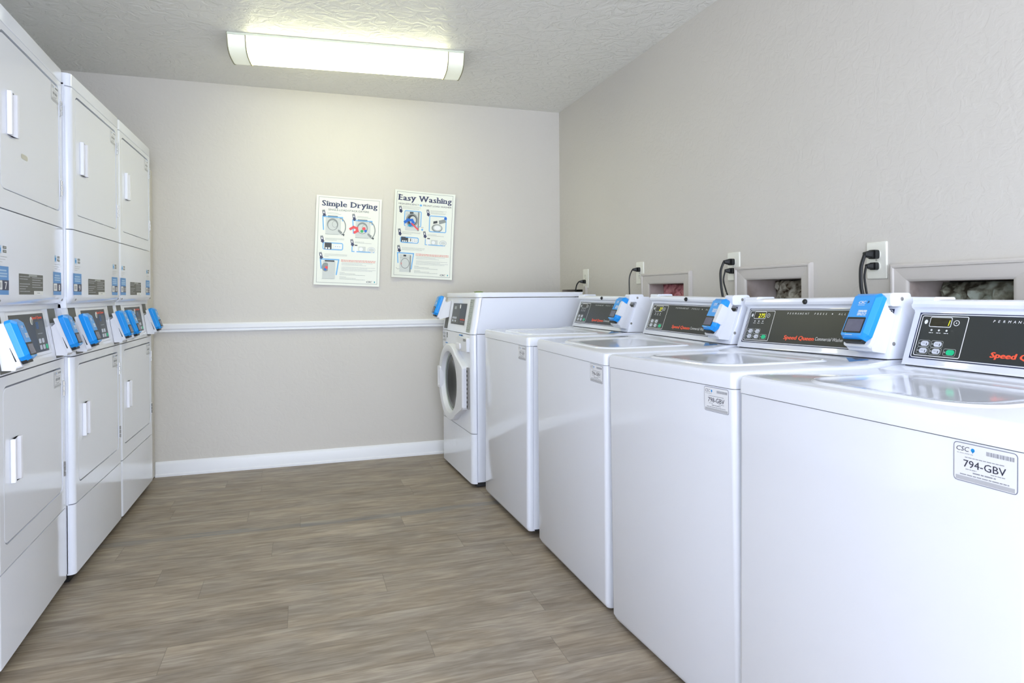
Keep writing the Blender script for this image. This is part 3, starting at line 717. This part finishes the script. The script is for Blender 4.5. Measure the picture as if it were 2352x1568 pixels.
# ------------------------------------------------------------------ front-loading washer
def front_loader():
    e = empty('front_loading_washer', (.9012, 3.9315, 0), math.radians(-90 + 2.37), 'white front-loading washer with round glass door in the back corner', 'washing machine')
    W, D, H = .3415, .705, 1.122
    m = MB(); m.box(-W + .01, W - .01, .03, D - .02, .004, .05, 'gap'); m.build('base', e)
    m = MB(); m.prism(rrect(-W, .034, W, D, .003, 2), 'z', .030, .880, 'enamel_side')
    m.loft([[(x, y, z) for y, z in ((.034, .883), (D, .883), (D, 1.090), (.062, 1.090))] for x in (-W, W)], 'enamel_side')
    m.prism(rrect(.285, .033, .318, .065, .006, 3), 'y', .05, .06, 'enamel_side')
    m.build('cabinet', e)
    r = .028
    out = rrect(-W, 0, W, .032, (r, r, 0, 0), 6)
    m = MB(); m.loft([[(x, y, .022) for x, y in out], [(x, y, .3075) for x, y in out]], 'enamel'); m.build('kick_panel', e, ang=40)
    m = MB(); hole = circle(-.045, .566, .196, 40)
    n = 6; xf = W - r
    for s_ in (-1, 1):
        m.prism([(s_ * xf, .030), (s_ * W, .030)] + [(s_ * (W - r + r * math.cos(t * PI / 2 / n)), r - r * math.sin(t * PI / 2 / n)) for t in range(n + 1)], 'z', .3110, .878, 'enamel')
    m.prism([(-xf, .311), (xf, .311), (xf, .878), (-xf, .878)], 'y', 0, .016, 'enamel', holes=[hole])
    m.build('front_panel', e, ang=40)
    # sloping control panel
    m = MB(); m.loft([[(x, y + .036 * (z - .881) / .21, z) for x, y in out] for z in (.881, 1.0915)], 'enamel')
    cp = m.build('control_panel', e, ang=40)
    th = math.atan2(.036, .21); O = Vector((0, 0, .881)); V = Vector((0, math.sin(th), math.cos(th))); Nn = Vector((0, -math.cos(th), math.sin(th)))
    fn = lambda x, y, h: O + Vector((x, 0, 0)) + y * V + h * Nn
    d = Decal(fn, .0003)
    d.ring(-.155, .038, .178, .182, .003, .0015, 'ink_light', 1); d.rect(-.142, .045, .168, .177, 'panel_dark', 1); d.rect(-.135, .052, .03, .170, 'panel_label', 2)
    d.rect(-.10, .140, -.055, .158, 'grey_text', 3)
    d.circ(.028, .158, .014, 'print_white', 3)
    for i in range(3):
        for j in range(2): d.rr(-.118 + .034 * i, .060 + .019 * j, -.094 + .034 * i, .073 + .019 * j, .004, 'button_white' if (i, j) != (1, 0) else 'grey_text', 3)
    d.text('Speed Queen', .060, .074, .011, 'orange_red', 3, w=.10, strike=.05); d.hatch(.064, .062, .145, .003, 'ink_grey', 3)
    d.build('control_display', cp, smooth=False)['label'] = 'black panel with buttons and orange lettering'
    d = Decal(fn, .0003); d.rect(.222, .008, .302, .205, 'grey_label', 1)
    for k in range(16): d.hatch(.228, .195 - .0115 * k, .228 + .06 - .018 * (k % 3), .003, 'panel_label' if k in (1, 8) else 'poster_mid', 2, k)
    d.build('instruction_label', cp, smooth=False)['label'] = 'grey label with lines of small print'
    d = Decal(fn, .0003); d.rect(-.292, .010, -.206, .190, 'panel_label', 1); d.build('side_strip', cp, smooth=False)['label'] = 'dark grey vertical strip'
    f = [fn(-.285, .085, 0), fn(-.213, .085, 0), fn(-.213, .195, 0), fn(-.285, .195, 0)]
    card_reader(e, -.249, -.062, .975, math.radians(20), .080, .132, f, side=1)
    # top cover
    m = MB(); m.loft([[(x * k, y * 1 + s_, z) for x, y in rrect(-W - .002, .030, W + .002, D + .004, (.026, .026, .004, .004), 6)] for z, k, s_ in ((1.0945, 1, 0), (1.113, 1, 0), (1.1195, .994, .002), (H, .98, .006))], 'enamel')
    m.build('top_panel', e, ang=35)
    # detergent dispenser
    m = MB(); m.prism(rrect(.085, .775, .300, .858, .008, 4), 'y', -.018, .004, 'white_plastic')
    dd = m.build('detergent_drawer', e, bevel=.004, seg=3)
    m = MB(); m.prism(rrect(.100, .785, .190, .822, .012, 4), 'y', -.030, -.018, 'handle_plastic'); m.build('handle', dd, bevel=.004)
    d = Decal(lambda x, y, h: Vector((x, -.0005 - h, y))); d.rect(.085, .861, .165, .870, 'tag_blue', 1); d.rect(.13, .863, .16, .868, 'navy', 2); d.build('drawer_sticker', e, smooth=False)
    d = Decal(d.fn); d.rect(-.215, .833, -.195, .868, 'panel_dark', 1); d.hatch(-.212, .845, -.2, .003, 'print_white', 2); d.build('warning_sticker', e, smooth=False)
    d = Decal(d.fn); d.rect(-.245, .795, -.19, .802, 'tag_blue', 1); d.build('blue_sticker', e, smooth=False)
    d = Decal(lambda x, y, h: Vector((.235 + x, -.0187 - h, .838 + y))); d.rect(0, 0, .05, .012, 'panel_label', 1); d.hatch(.006, .004, .044, .003, 'print_white', 2); d.build('drawer_label', dd, smooth=False)
    asset_tag(e, lambda x, y, h: Vector((-.322 + x * .86, -.0003 - h, .806 + y)), '', border='sticker')
    # door: round with a straight hinge side
    cx, cz, R = -.045, .566, .250
    pts = []
    for i in range(41):
        a = math.radians(52 + (308 - 52) * i / 40); pts.append((cx + R * math.cos(a), cz + (R - .012) * math.sin(a)))
    pts += [(.262, .440), (.272, .452), (.272, .680), (.262, .692)]
    dense = []
    for i, (a, b) in enumerate(zip(pts, pts[1:] + pts[:1])):
        k = max(1, int(math.dist(a, b) / .025)); dense += [(a[0] + (b[0] - a[0]) * t / k, a[1] + (b[1] - a[1]) * t / k) for t in range(k)]
    pts = dense; m = MB()
    sc = lambda k, y: [(cx + .02 + (x - cx - .02) * k, y, cz + (z - cz) * k) for x, z in pts]
    hole_r = .176
    def ringpts(rr, y):
        out = []
        for x, z in pts:
            a = math.atan2(z - cz, x - cx); out.append((cx + rr * math.cos(a), y, cz + rr * math.sin(a)))
        return out
    m.loft([sc(1, .0), sc(1, -.030), sc(.98, -.037), ringpts(.207, -.040), ringpts(.192, -.035), ringpts(.180, -.006), ringpts(.178, .012)], 'white_plastic', cap=False)
    dr = m.build('door', e, ang=28)
    m = MB(); T = Matrix.Translation((cx, 0, cz)) @ Matrix.Rotation(PI / 2, 4, 'X')
    m.lathe([(.1815, .010), (.172, .013), (.166, .002), (.166, -.012), (.178, -.012)], 'grey_label', T, 48, False); rg = m.build('door_ring', dr)
    m = MB(); prf = [(.167, .006), (.160, .010), (.13, .004), (.09, -.012), (.04, -.024), (.002, -.026)]
    m.lathe(prf + [(r_, h_ - .005) for r_, h_ in reversed(prf)], 'door_glass', T, 48, False); m.build('door_glass', dr, ang=80)['label'] = 'dark round glass'
    m = MB(); m.lathe([(.195, -.018), (.185, -.05), (.20, -.09), (.235, -.10), (.235, -.42), (.002, -.44)], 'drum_steel', T, 40, False); m.build('drum', e, ang=30)
    m = MB(); m.lathe([(.186, -.017), (.176, -.022), (.172, -.06), (.19, -.075)], 'gap', T, 40, False); m.build('door_seal', e)
    m = MB(); m.prism(rrect(-.290, .505, -.228, .645, .012, 4), 'y', -.046, -.020, 'handle_plastic', holes=[rrect(-.268, .520, -.246, .630, .006, 3)]); m.build('handle', dr, bevel=.003)
    m = MB(); m.box(.272, .297, -.010, -.0005, .446, .686, 'hose_grey')
    for k in range(9): m.box(.279, .289, -.0125, -.009, .455 + .0255 * k, .467 + .0255 * k, 'black')
    m.build('hinge', e)
front_loader()
m = MB(); m.loft([[(.03 * math.cos(t) * k, .011 * math.sin(t) * k, z) for t in [2 * PI * i / 10 for i in range(10)]] for z, k in ((0, .8), (.004, 1), (.007, .5))], 'leaf')
o = m.build('green_scrap'); o.location = (1.00, 3.74, 1.1222); o.rotation_euler = (0, 0, -.4); tag(o, 'small dull green scrap lying on top of front-loading washer', 'scrap')

# ------------------------------------------------------------------ outlets and cords
def outlet(y, z0, z1, w, label, n=0):
    e = empty('wall_outlet', (XR, y, z0), -PI / 2, label, 'outlet', 'wall outlets above the washers')
    # local: x -> world -y, y -> world +x ; wall plane at y=0, front towards -y
    h = z1 - z0
    m = MB(); m.loft([[(x, -d, z) for x, z in rrect(-w / 2 + i, i, w / 2 - i, h - i, .004, 3)] for d, i in ((.0005, 0), (.004, 0), (.006, .0025))], 'ivory_plastic'); pl = m.build('cover_plate', e, ang=30)
    for zc in (h / 2 + .0195, h / 2 - .0195):
        m = MB(); m.prism(rrect(-.017, zc - .014, .017, zc + .014, .011, 5), 'y', -.0085, -.005, 'ivory_plastic')
        for x in (-.0065, .0065): m.box(x - .0011, x + .0011, -.0088, -.0084, zc - .001, zc + .0075, 'black')
        m.prism(circle(0, zc - .0075, .0026, 10), 'y', -.0088, -.0084, 'black'); m.build('socket', e)
    m = MB(); m.lathe([(.003, 0), (.003, .001)], 'steel', Matrix.Translation((0, -.006, h / 2)) @ Matrix.Rotation(PI / 2, 4, 'X'), 10); m.build('screw', e)
    return e
outlet(4.003, 1.148, 1.275, .082, 'ivory outlet nearest the back wall, one black plug in its lower socket')
outlet(3.2645, 1.163, 1.288, .084, 'ivory outlet beside the farthest framed recess, one plug in its top socket')
outlet(2.427, 1.165, 1.290, .084, 'ivory outlet beside the middle framed recess, with two black plugs')
outlet(1.6755, 1.154, 1.277, .080, 'ivory outlet nearest the camera, beside the first framed recess')

def bez(P, n=10):
    """Catmull-Rom through the points"""
    P = [Vector(p) for p in P]; Q = [P[0] * 2 - P[1]] + P + [P[-1] * 2 - P[-2]]; out = []
    for i in range(1, len(Q) - 2):
        for k in range(n):
            t = k / n; a, b, c, d = Q[i - 1:i + 3]
            out.append(.5 * ((2 * b) + (c - a) * t + (2 * a - 5 * b + 4 * c - d) * t * t + (3 * b - a - 3 * c + d) * t ** 3))
    out.append(P[-1]); return out
def cord(y, z, path, r, label, big=1.0):
    """plug at (y,z) on the outlet; path of (dx from wall, y, z)"""
    X = XR - .0088
    e = empty('power_cord', (XR, y, z), 0, label, 'cord', 'black power cords plugged in above the washers')
    o = lambda p: (p[0] - XR, p[1] - y, p[2] - z)
    m = MB(); k = big; T = Matrix.Rotation(-PI / 2, 4, 'Y')
    B = Matrix.Translation((X - XR, 0, 0))
    def blk(x0, x1, hy, hz, hy2, hz2): m.loft([[(x, a, b) for a, b in rrect(-p, -q, p, q, min(p, q) * .45, 3)] for x, p, q in ((x0, hy, hz), (x1, hy2, hz2))], 'black')
    x0 = X - XR
    blk(x0, x0 - .014 * k, .0135 * k, .0125 * k, .0135 * k, .0125 * k); blk(x0 - .014 * k, x0 - .022 * k, .009 * k, .009 * k, .011 * k, .0105 * k); blk(x0 - .022 * k, x0 - .040 * k, .0105 * k, .010 * k, .006 * k, .006 * k)
    m.build('plug', e, bevel=.001)
    m = MB(); pts = bez([(x0 - .038 * k, 0, 0)] + [o((XR - a, b, c)) for a, b, c in path]); m.tube(pts, r, 'black', 8); m.build('cable', e)
    return e
cord(4.003, 1.192, [(.056, 4.006, 1.188), (.066, 4.02, 1.160), (.068, 4.03, 1.10), (.068, 4.03, .98)], .0045, 'black power cord from outlet nearest the back wall, behind front-loading washer')
cord(3.2645, 1.245, [(.056, 3.262, 1.240), (.072, 3.262, 1.20), (.074, 3.260, 1.13), (.074, 3.255, 1.07), (.074, 3.25, .97)], .0035, 'thin black power cord curving down beside the farthest framed recess')
cord(2.427, 1.247, [(.058, 2.428, 1.240), (.070, 2.430, 1.20), (.070, 2.424, 1.13), (.068, 2.412, 1.07), (.068, 2.40, .97)], .0052, 'thick black cord from upper socket beside the middle recess', 1.15)
cord(2.427, 1.208, [(.050, 2.427, 1.202), (.058, 2.426, 1.165), (.057, 2.410, 1.12), (.056, 2.388, 1.07), (.056, 2.38, .97)], .0034, 'thin black cord from lower socket beside the middle recess')
cord(1.6755, 1.235, [(.056, 1.677, 1.228), (.068, 1.678, 1.19), (.070, 1.676, 1.13), (.068, 1.668, 1.08), (.066, 1.66, .97)], .0058, 'thick black cord from upper socket of the outlet nearest the camera', 1.2)
cord(1.6755, 1.196, [(.050, 1.676, 1.190), (.058, 1.674, 1.160), (.058, 1.668, 1.12), (.056, 1.660, 1.07), (.056, 1.65, .97)], .0036, 'thin black cord from lower socket of the outlet nearest the camera')

# ------------------------------------------------------------------ posters
def serif_title(d, txt, x0, x1, y, h, m):
    """bold serif title: sans glyphs with slab feet"""
    total = 0; W = []
    for ch in txt:
        if ch == ' ': W.append(.34); continue
        V, F = glyphs(ch); xs = [p[0] for p in V]; W.append(max(xs) - min(xs) + .13)
    k = (x1 - x0) / (sum(W) - .13); kv = h / .71; x = x0
    ft = .075; st = .14   # serif thickness, overhang (em)
    feet = {'i': ((.5, 0),), 'l': ((.5, 0),), 'm': ((.09, 0), (.5, 0), (.91, 0)), 'n': ((.13, 0), (.87, 0)), 'h': ((.13, 0), (.87, 0)), 'r': ((.2, 0),), 'p': ((.13, -.22),), 'D': ((.1, 0), (.1, .66)),
            'E': ((.12, 0), (.12, .66)), 'W': ((.06, .66), (.5, .66), (.94, .66)), 'y': ((.08, .46), (.92, .46)), 'a': ((.95, 0),)}
    for ch, w in zip(txt, W):
        if ch != ' ':
            V, F = glyphs(ch); xs = [p[0] for p in V]; a, b = min(xs), max(xs)
            for q in (-.035, -.012, .012, .035):
                bb = d.add([d.fn(x + (p[0] - a + q) * k, y + (p[1] + abs(q) * .3) * kv, (2 + q * 6) * d.step) for p in V])
                for f in F: d.face([bb + i for i in f], m)
            for fx, fy in feet.get(ch, ()):
                c = x + (b - a) * fx * k; d.rect(c - st * k, y + fy * kv, c + st * k, y + (fy + ft) * kv, m, 2)
            if ch in 'imnrp': d.rect(x - .09 * k, y + (.50 if ch != 'i' else .47) * kv, x + .06 * k, y + .56 * kv, m, 2)
            if ch in 'lh': d.rect(x - .10 * k, y + .68 * kv, x + .06 * k, y + .75 * kv, m, 2)
        x += w * k
def poster(tl, tr, bl, label, washing, curl):
    """corner positions on the back wall (x, z)"""
    w = math.hypot(tr[0] - tl[0], tr[1] - tl[1]); h = math.hypot(bl[0] - tl[0], bl[1] - tl[1])
    ang = math.atan2(tl[0] - bl[0], tl[1] - bl[1])   # clockwise tilt
    e = empty('poster', ((bl[0]), YB, bl[1]), 0, label, 'poster', 'instruction posters on the back wall')
    U = Vector((math.cos(ang), 0, -math.sin(ang))); V = Vector((math.sin(ang), 0, math.cos(ang)))
    def lift(x, y):
        u, v = x / w * 2 - 1, y / h * 2 - 1
        return .004 + curl * (max(0, abs(u) - .3) ** 2 * .020 + max(0, v - .3) ** 2 * .012 + max(0, -v - .2) ** 2 * .010)
    fn = lambda x, y, q: U * x + V * y + Vector((0, -lift(x, y) - q, 0))
    m = MB(); nx, ny = 14, 18; L = []
    outl = rrect(0, 0, w, h, .012, 3)
    G = {}
    for s_ in (0, .0012):
        for j in range(ny + 1):
            for i in range(nx + 1):
                x, y = w * i / nx, h * j / ny
                G[(s_, i, j)] = m.add([fn(x, y, -s_)])
    for s_ in (0, .0012):
        for j in range(ny):
            for i in range(nx): m.face((G[s_, i, j], G[s_, i + 1, j], G[s_, i + 1, j + 1], G[s_, i, j + 1]), 'paper')
    rim = [(i, 0) for i in range(nx)] + [(nx, j) for j in range(ny)] + [(i, ny) for i in range(nx, 0, -1)] + [(0, j) for j in range(ny, 0, -1)]
    for a, b in zip(rim, rim[1:] + rim[:1]): m.face((G[(0,) + a], G[(0,) + b], G[(.0012,) + b], G[(.0012,) + a]), 'paper')
    m.build('poster_sheet', e)
    d = Decal(fn, .0004); X = lambda f: f * w; Y = lambda f: (1 - f) * h
    d.ring(X(.035), Y(.975), X(.965), Y(.018), 0, .0022, 'poster_mid', 1, div=.02)
    def R(x0, y0, x1, y1, mm, lay=2): d.rect(X(x0), Y(y1), X(x1), Y(y0), mm, lay, div=.03)
    def lines(x0, x1, ys, mm='poster_mid', hh=.0016):
        for k, (yy, f) in enumerate(ys): d.hatch(X(x0), Y(yy), X(x0 + (x1 - x0) * f), hh, mm, 2, k)
    def marker(x, y):  # dark numbered arrow, tilted
        P = lambda a, b: (X(x) + a * .027 + b * .008, Y(y) - b * .036 + a * .006)
        d.poly([P(0, 0), P(.62, 0), P(.62, 1), P(0, 1)], 'navy', 2); d.poly([P(.02, .02), P(.6, .02), P(.6, .22), P(.02, .22)], 'poster_mid', 3); d.poly([P(.15, .3), P(.45, .3), P(.45, .66), P(.15, .62)], 'print_white', 3)
        d.poly([P(-.2, .95), P(.82, .95), P(.31, 1.35)], 'navy', 3)
    def bracket(pts, wd=.007): d.line([(X(a), Y(b)) for a, b in pts], wd, 'poster_blue', 2)
    if not washing:
        serif_title(d, 'Simple Drying', X(.09), X(.93), Y(.115), .036, 'navy')
        d.text('SINGLE-LOAD/STACK DRYERS', X(.185), Y(.163), .0125, 'ink', 2, w=w * .62)
        for ox, oy, cl in ((0, 0, 0), (.455, .022, 1)):
            marker(.09 + ox, .165 + oy)
            lines(.17 + ox, .38 + ox, ((.190 + oy, .8), (.203 + oy, 1)))
            bracket([(.12 + ox, .38 + oy), (.105 + ox, .235 + oy), (.40 + ox, .235 + oy), (.405 + ox, .27 + oy)])
            R(.15 + ox, .245 + oy, .38 + ox, .43 + oy, 'poster_grey', 3); R(.18 + ox, .222 + oy, .33 + ox, .243 + oy, 'poster_dark', 3); R(.15 + ox, .428 + oy, .35 + ox, .431 + oy, 'poster_mid', 4)
            d.circ(X(.255 + ox), Y(.318 + oy), .036, 'poster_mid', 4, ry=.040); d.circ(X(.255 + ox), Y(.326 + oy), .029, 'poster_grey', 5, ry=.032); d.cring(X(.288 + ox), Y(.315 + oy), .017, .002, 'poster_mid', 6, ry=.022)
            d.cring(X(.37 + ox), Y(.34 + oy), .038, .006, 'poster_mid', 5, ry=.058, a0=-1.3, a1=1.7); d.poly([(X(.345 + ox), Y(.37 + oy)), (X(.405 + ox), Y(.40 + oy)), (X(.39 + ox), Y(.425 + oy)), (X(.335 + ox), Y(.39 + oy))], 'poster_mid', 6)
            d.poly([(X(.40 + ox), Y(.42 + oy)), (X(.44 + ox), Y(.42 + oy)), (X(.43 + ox), Y(.445 + oy))], 'poster_dark', 6)
            if cl:
                d.line([(X(.53), Y(.355)), (X(.575), Y(.335)), (X(.625), Y(.345)), (X(.635), Y(.375)), (X(.595), Y(.392))], .016, 'cloth_red', 7)
                d.circ(X(.735), Y(.345), .011, 'cloth_red', 7); d.circ(X(.705), Y(.375), .010, 'cloth_green', 7); d.circ(X(.76), Y(.37), .009, 'cloth_blue', 7)
        marker(.075, .455); lines(.15, .44, ((.476, 1), (.487, .98), (.498, .6)))
        d.ring(X(.115), Y(.605), X(.425), Y(.522), .012, .006, 'poster_blue', 2); R(.145, .525, .25, .60, 'poster_dark', 4)
        for k in range(2): d.rr(X(.158 + .042 * k), Y(.598), X(.185 + .042 * k), Y(.578), .002, 'print_white', 5)
        R(.285, .545, .40, .59, 'print_white', 4)
        for k in range(3): d.circ(X(.31 + .032 * k), Y(.566), .002, 'poster_dark', 5)
        marker(.53, .475); lines(.60, .86, ((.500, .55), (.512, 1)))
        d.line([(X(.562), Y(.55)), (X(.562), Y(.61)), (X(.90), Y(.61))], .006, 'poster_blue', 2); R(.60, .535, .645, .625, 'print_white', 4); R(.60, .533, .643, .545, 'poster_dark', 5)
        R(.66, .55, .77, .605, 'poster_grey', 4); d.circ(X(.70), Y(.58), .013, 'print_white', 5); d.circ(X(.86), Y(.583), .026, 'poster_grey', 4, ry=.020); d.cring(X(.86), Y(.583), .022, .003, 'print_white', 5, ry=.015)
        marker(.065, .640); lines(.145, .49, ((.655, 1), (.668, 1), (.681, .2)))
        bracket([(.105, .815), (.09, .712), (.365, .712), (.335, .878)], .008)
        R(.125, .73, .315, .93, 'poster_grey', 3); R(.155, .722, .30, .738, 'poster_dark', 4); d.circ(X(.17), Y(.80), .024, 'poster_mid', 4, ry=.030); d.circ(X(.185), Y(.805), .010, 'cloth_red', 5); d.circ(X(.165), Y(.825), .008, 'cloth_blue', 5)
        R(.205, .76, .31, .88, 'poster_grey', 6); R(.12, .929, .30, .931, 'poster_mid', 4)
        ty = .715; tx = .40
    else:
        serif_title(d, 'Easy Washing', X(.07), X(.94), Y(.115), .038, 'navy')
        d.text('HIGH-EFFICIENCY', X(.07), Y(.163), .0115, 'ink', 2, w=w * .335); d.circ(X(.435), Y(.157), .009, 'poster_blue', 2, ry=.007); d.text('FRONT LOAD WASHER', X(.475), Y(.163), .0115, 'ink', 2, w=w * .47)
        marker(.075, .185); lines(.14, .44, ((.183, .98), (.196, 1), (.209, .9)))
        d.ring(X(.17), Y(.41), X(.455), Y(.225), .012, .006, 'poster_blue', 2); R(.195, .235, .41, .455, 'poster_grey', 3); R(.26, .24, .32, .268, 'poster_dark', 4); R(.395, .235, .42, .455, 'poster_mid', 4); R(.20, .268, .39, .27, 'poster_mid', 4)
        d.circ(X(.30), Y(.335), .042, 'poster_mid', 4, ry=.048); d.circ(X(.30), Y(.335), .033, 'poster_dark', 5, ry=.038); d.circ(X(.315), Y(.335), .022, 'poster_grey', 6, ry=.028)
        d.line([(X(.19), Y(.36)), (X(.235), Y(.335)), (X(.30), Y(.335)), (X(.325), Y(.36)), (X(.27), Y(.395))], .018, 'cloth_blue', 7); d.line([(X(.30), Y(.375)), (X(.40), Y(.435))], .010, 'cloth_red', 8); d.line([(X(.25), Y(.395)), (X(.28), Y(.405))], .008, 'teal', 8)
        d.circ(X(.475), Y(.435), .007, 'poster_blue', 3); d.text('POD', X(.475), Y(.415), .006, 'ink', 3, align='c')
        marker(.53, .20); lines(.60, .87, ((.208, 1), (.219, .8), (.233, .98), (.243, .9)))
        d.ring(X(.585), Y(.455), X(.875), Y(.262), .010, .006, 'poster_blue', 2)
        d.poly([(X(.655), Y(.33)), (X(.72), Y(.318)), (X(.725), Y(.345)), (X(.655), Y(.358))], 'poster_dark', 4); d.poly([(X(.745), Y(.315)), (X(.84), Y(.295)), (X(.87), Y(.33)), (X(.755), Y(.358))], 'poster_mid', 4); d.circ(X(.855), Y(.287), .010, 'cloth_blue', 5)
        d.circ(X(.72), Y(.405), .038, 'poster_mid', 4, ry=.028); d.circ(X(.725), Y(.402), .030, 'poster_grey', 5, ry=.021); d.circ(X(.725), Y(.402), .022, 'print_white', 6, ry=.015)
        marker(.075, .445); lines(.15, .45, ((.475, 1), (.486, .98), (.497, .5)))
        d.ring(X(.12), Y(.60), X(.425), Y(.530), .012, .006, 'poster_blue', 2); R(.135, .533, .25, .59, 'poster_dark', 4)
        for k in range(3): d.rr(X(.152 + .03 * k), Y(.588), X(.172 + .03 * k), Y(.572), .002, 'print_white', 5)
        R(.285, .543, .40, .592, 'print_white', 4); R(.285, .547, .298, .58, 'poster_dark', 5)
        for k in range(3):
            for j in range(2): d.circ(X(.325 + .028 * k), Y(.558 + .018 * j), .002, 'poster_dark', 5)
        marker(.49, .455); lines(.57, .84, ((.487, .55), (.499, 1)))
        d.line([(X(.535), Y(.545)), (X(.535), Y(.605)), (X(.86), Y(.605))], .005, 'poster_blue', 2); R(.565, .53, .61, .61, 'print_white', 4); R(.565, .527, .61, .538, 'poster_dark', 5)
        R(.63, .545, .74, .60, 'poster_grey', 4); d.circ(X(.67), Y(.575), .012, 'print_white', 5); d.circ(X(.83), Y(.575), .026, 'poster_grey', 4, ry=.019); d.cring(X(.83), Y(.575), .02, .003, 'print_white', 5, ry=.013)
        marker(.075, .635); lines(.155, .53, ((.655, 1), (.667, .98), (.679, .88)))
        bracket([(.10, .83), (.085, .718), (.35, .718), (.32, .895)], .007)
        R(.125, .735, .305, .935, 'poster_grey', 3); R(.29, .74, .312, .935, 'poster_mid', 4); R(.185, .737, .23, .757, 'poster_dark', 4); R(.125, .77, .29, .772, 'poster_mid', 4)
        d.cring(X(.215), Y(.835), .030, .004, 'poster_mid', 5, ry=.036); d.text('X', X(.155), Y(.85), .014, 'cloth_red', 6, align='c', w=.012); d.line([(X(.07), Y(.89)), (X(.10), Y(.905)), (X(.125), Y(.90))], .002, 'poster_mid', 3)
        ty = .722; tx = .385
    for k in range(2): d.hatch(X(tx), Y(ty + .014 * k), X(.93), .003, 'ink_red', 2, k)
    yy = ty + .028
    for k, f in enumerate((.9, .6, .72, 0, .98, .75, 1, .9)):
        if f: d.hatch(X(tx + .01), Y(yy), X(tx + .01 + .53 * f), .0016, 'ink_grey', 2, k)
        yy += .0125
    yy += .012
    for k, f in enumerate((.15, .48, .78, 0, .2, .5, .78)):
        if f: d.hatch(X(tx - .015), Y(yy), X(tx - .015 + .5 * f), .0018, 'poster_mid', 2, k)
        yy += .0125
    d.text('CSC', X(.80), Y(.958), .011, 'ink', 2, w=.036, shear=.25, strike=.04); d.circ(X(.925), Y(.948), .0042, 'teal', 2); d.poly([(X(.917), Y(.950)), (X(.934), Y(.950)), (X(.922), Y(.963))], 'teal', 3)
    d.build('printed_design', e, smooth=False)
poster((.092, 1.776), (.518, 1.770), (.068, 1.184), 'white instruction poster titled Simple Drying, left of the two posters', False, .7)
poster((.606, 1.833), (1.027, 1.820), (.575, 1.234), 'white instruction poster titled Easy Washing, right of the two posters', True, 1.3)
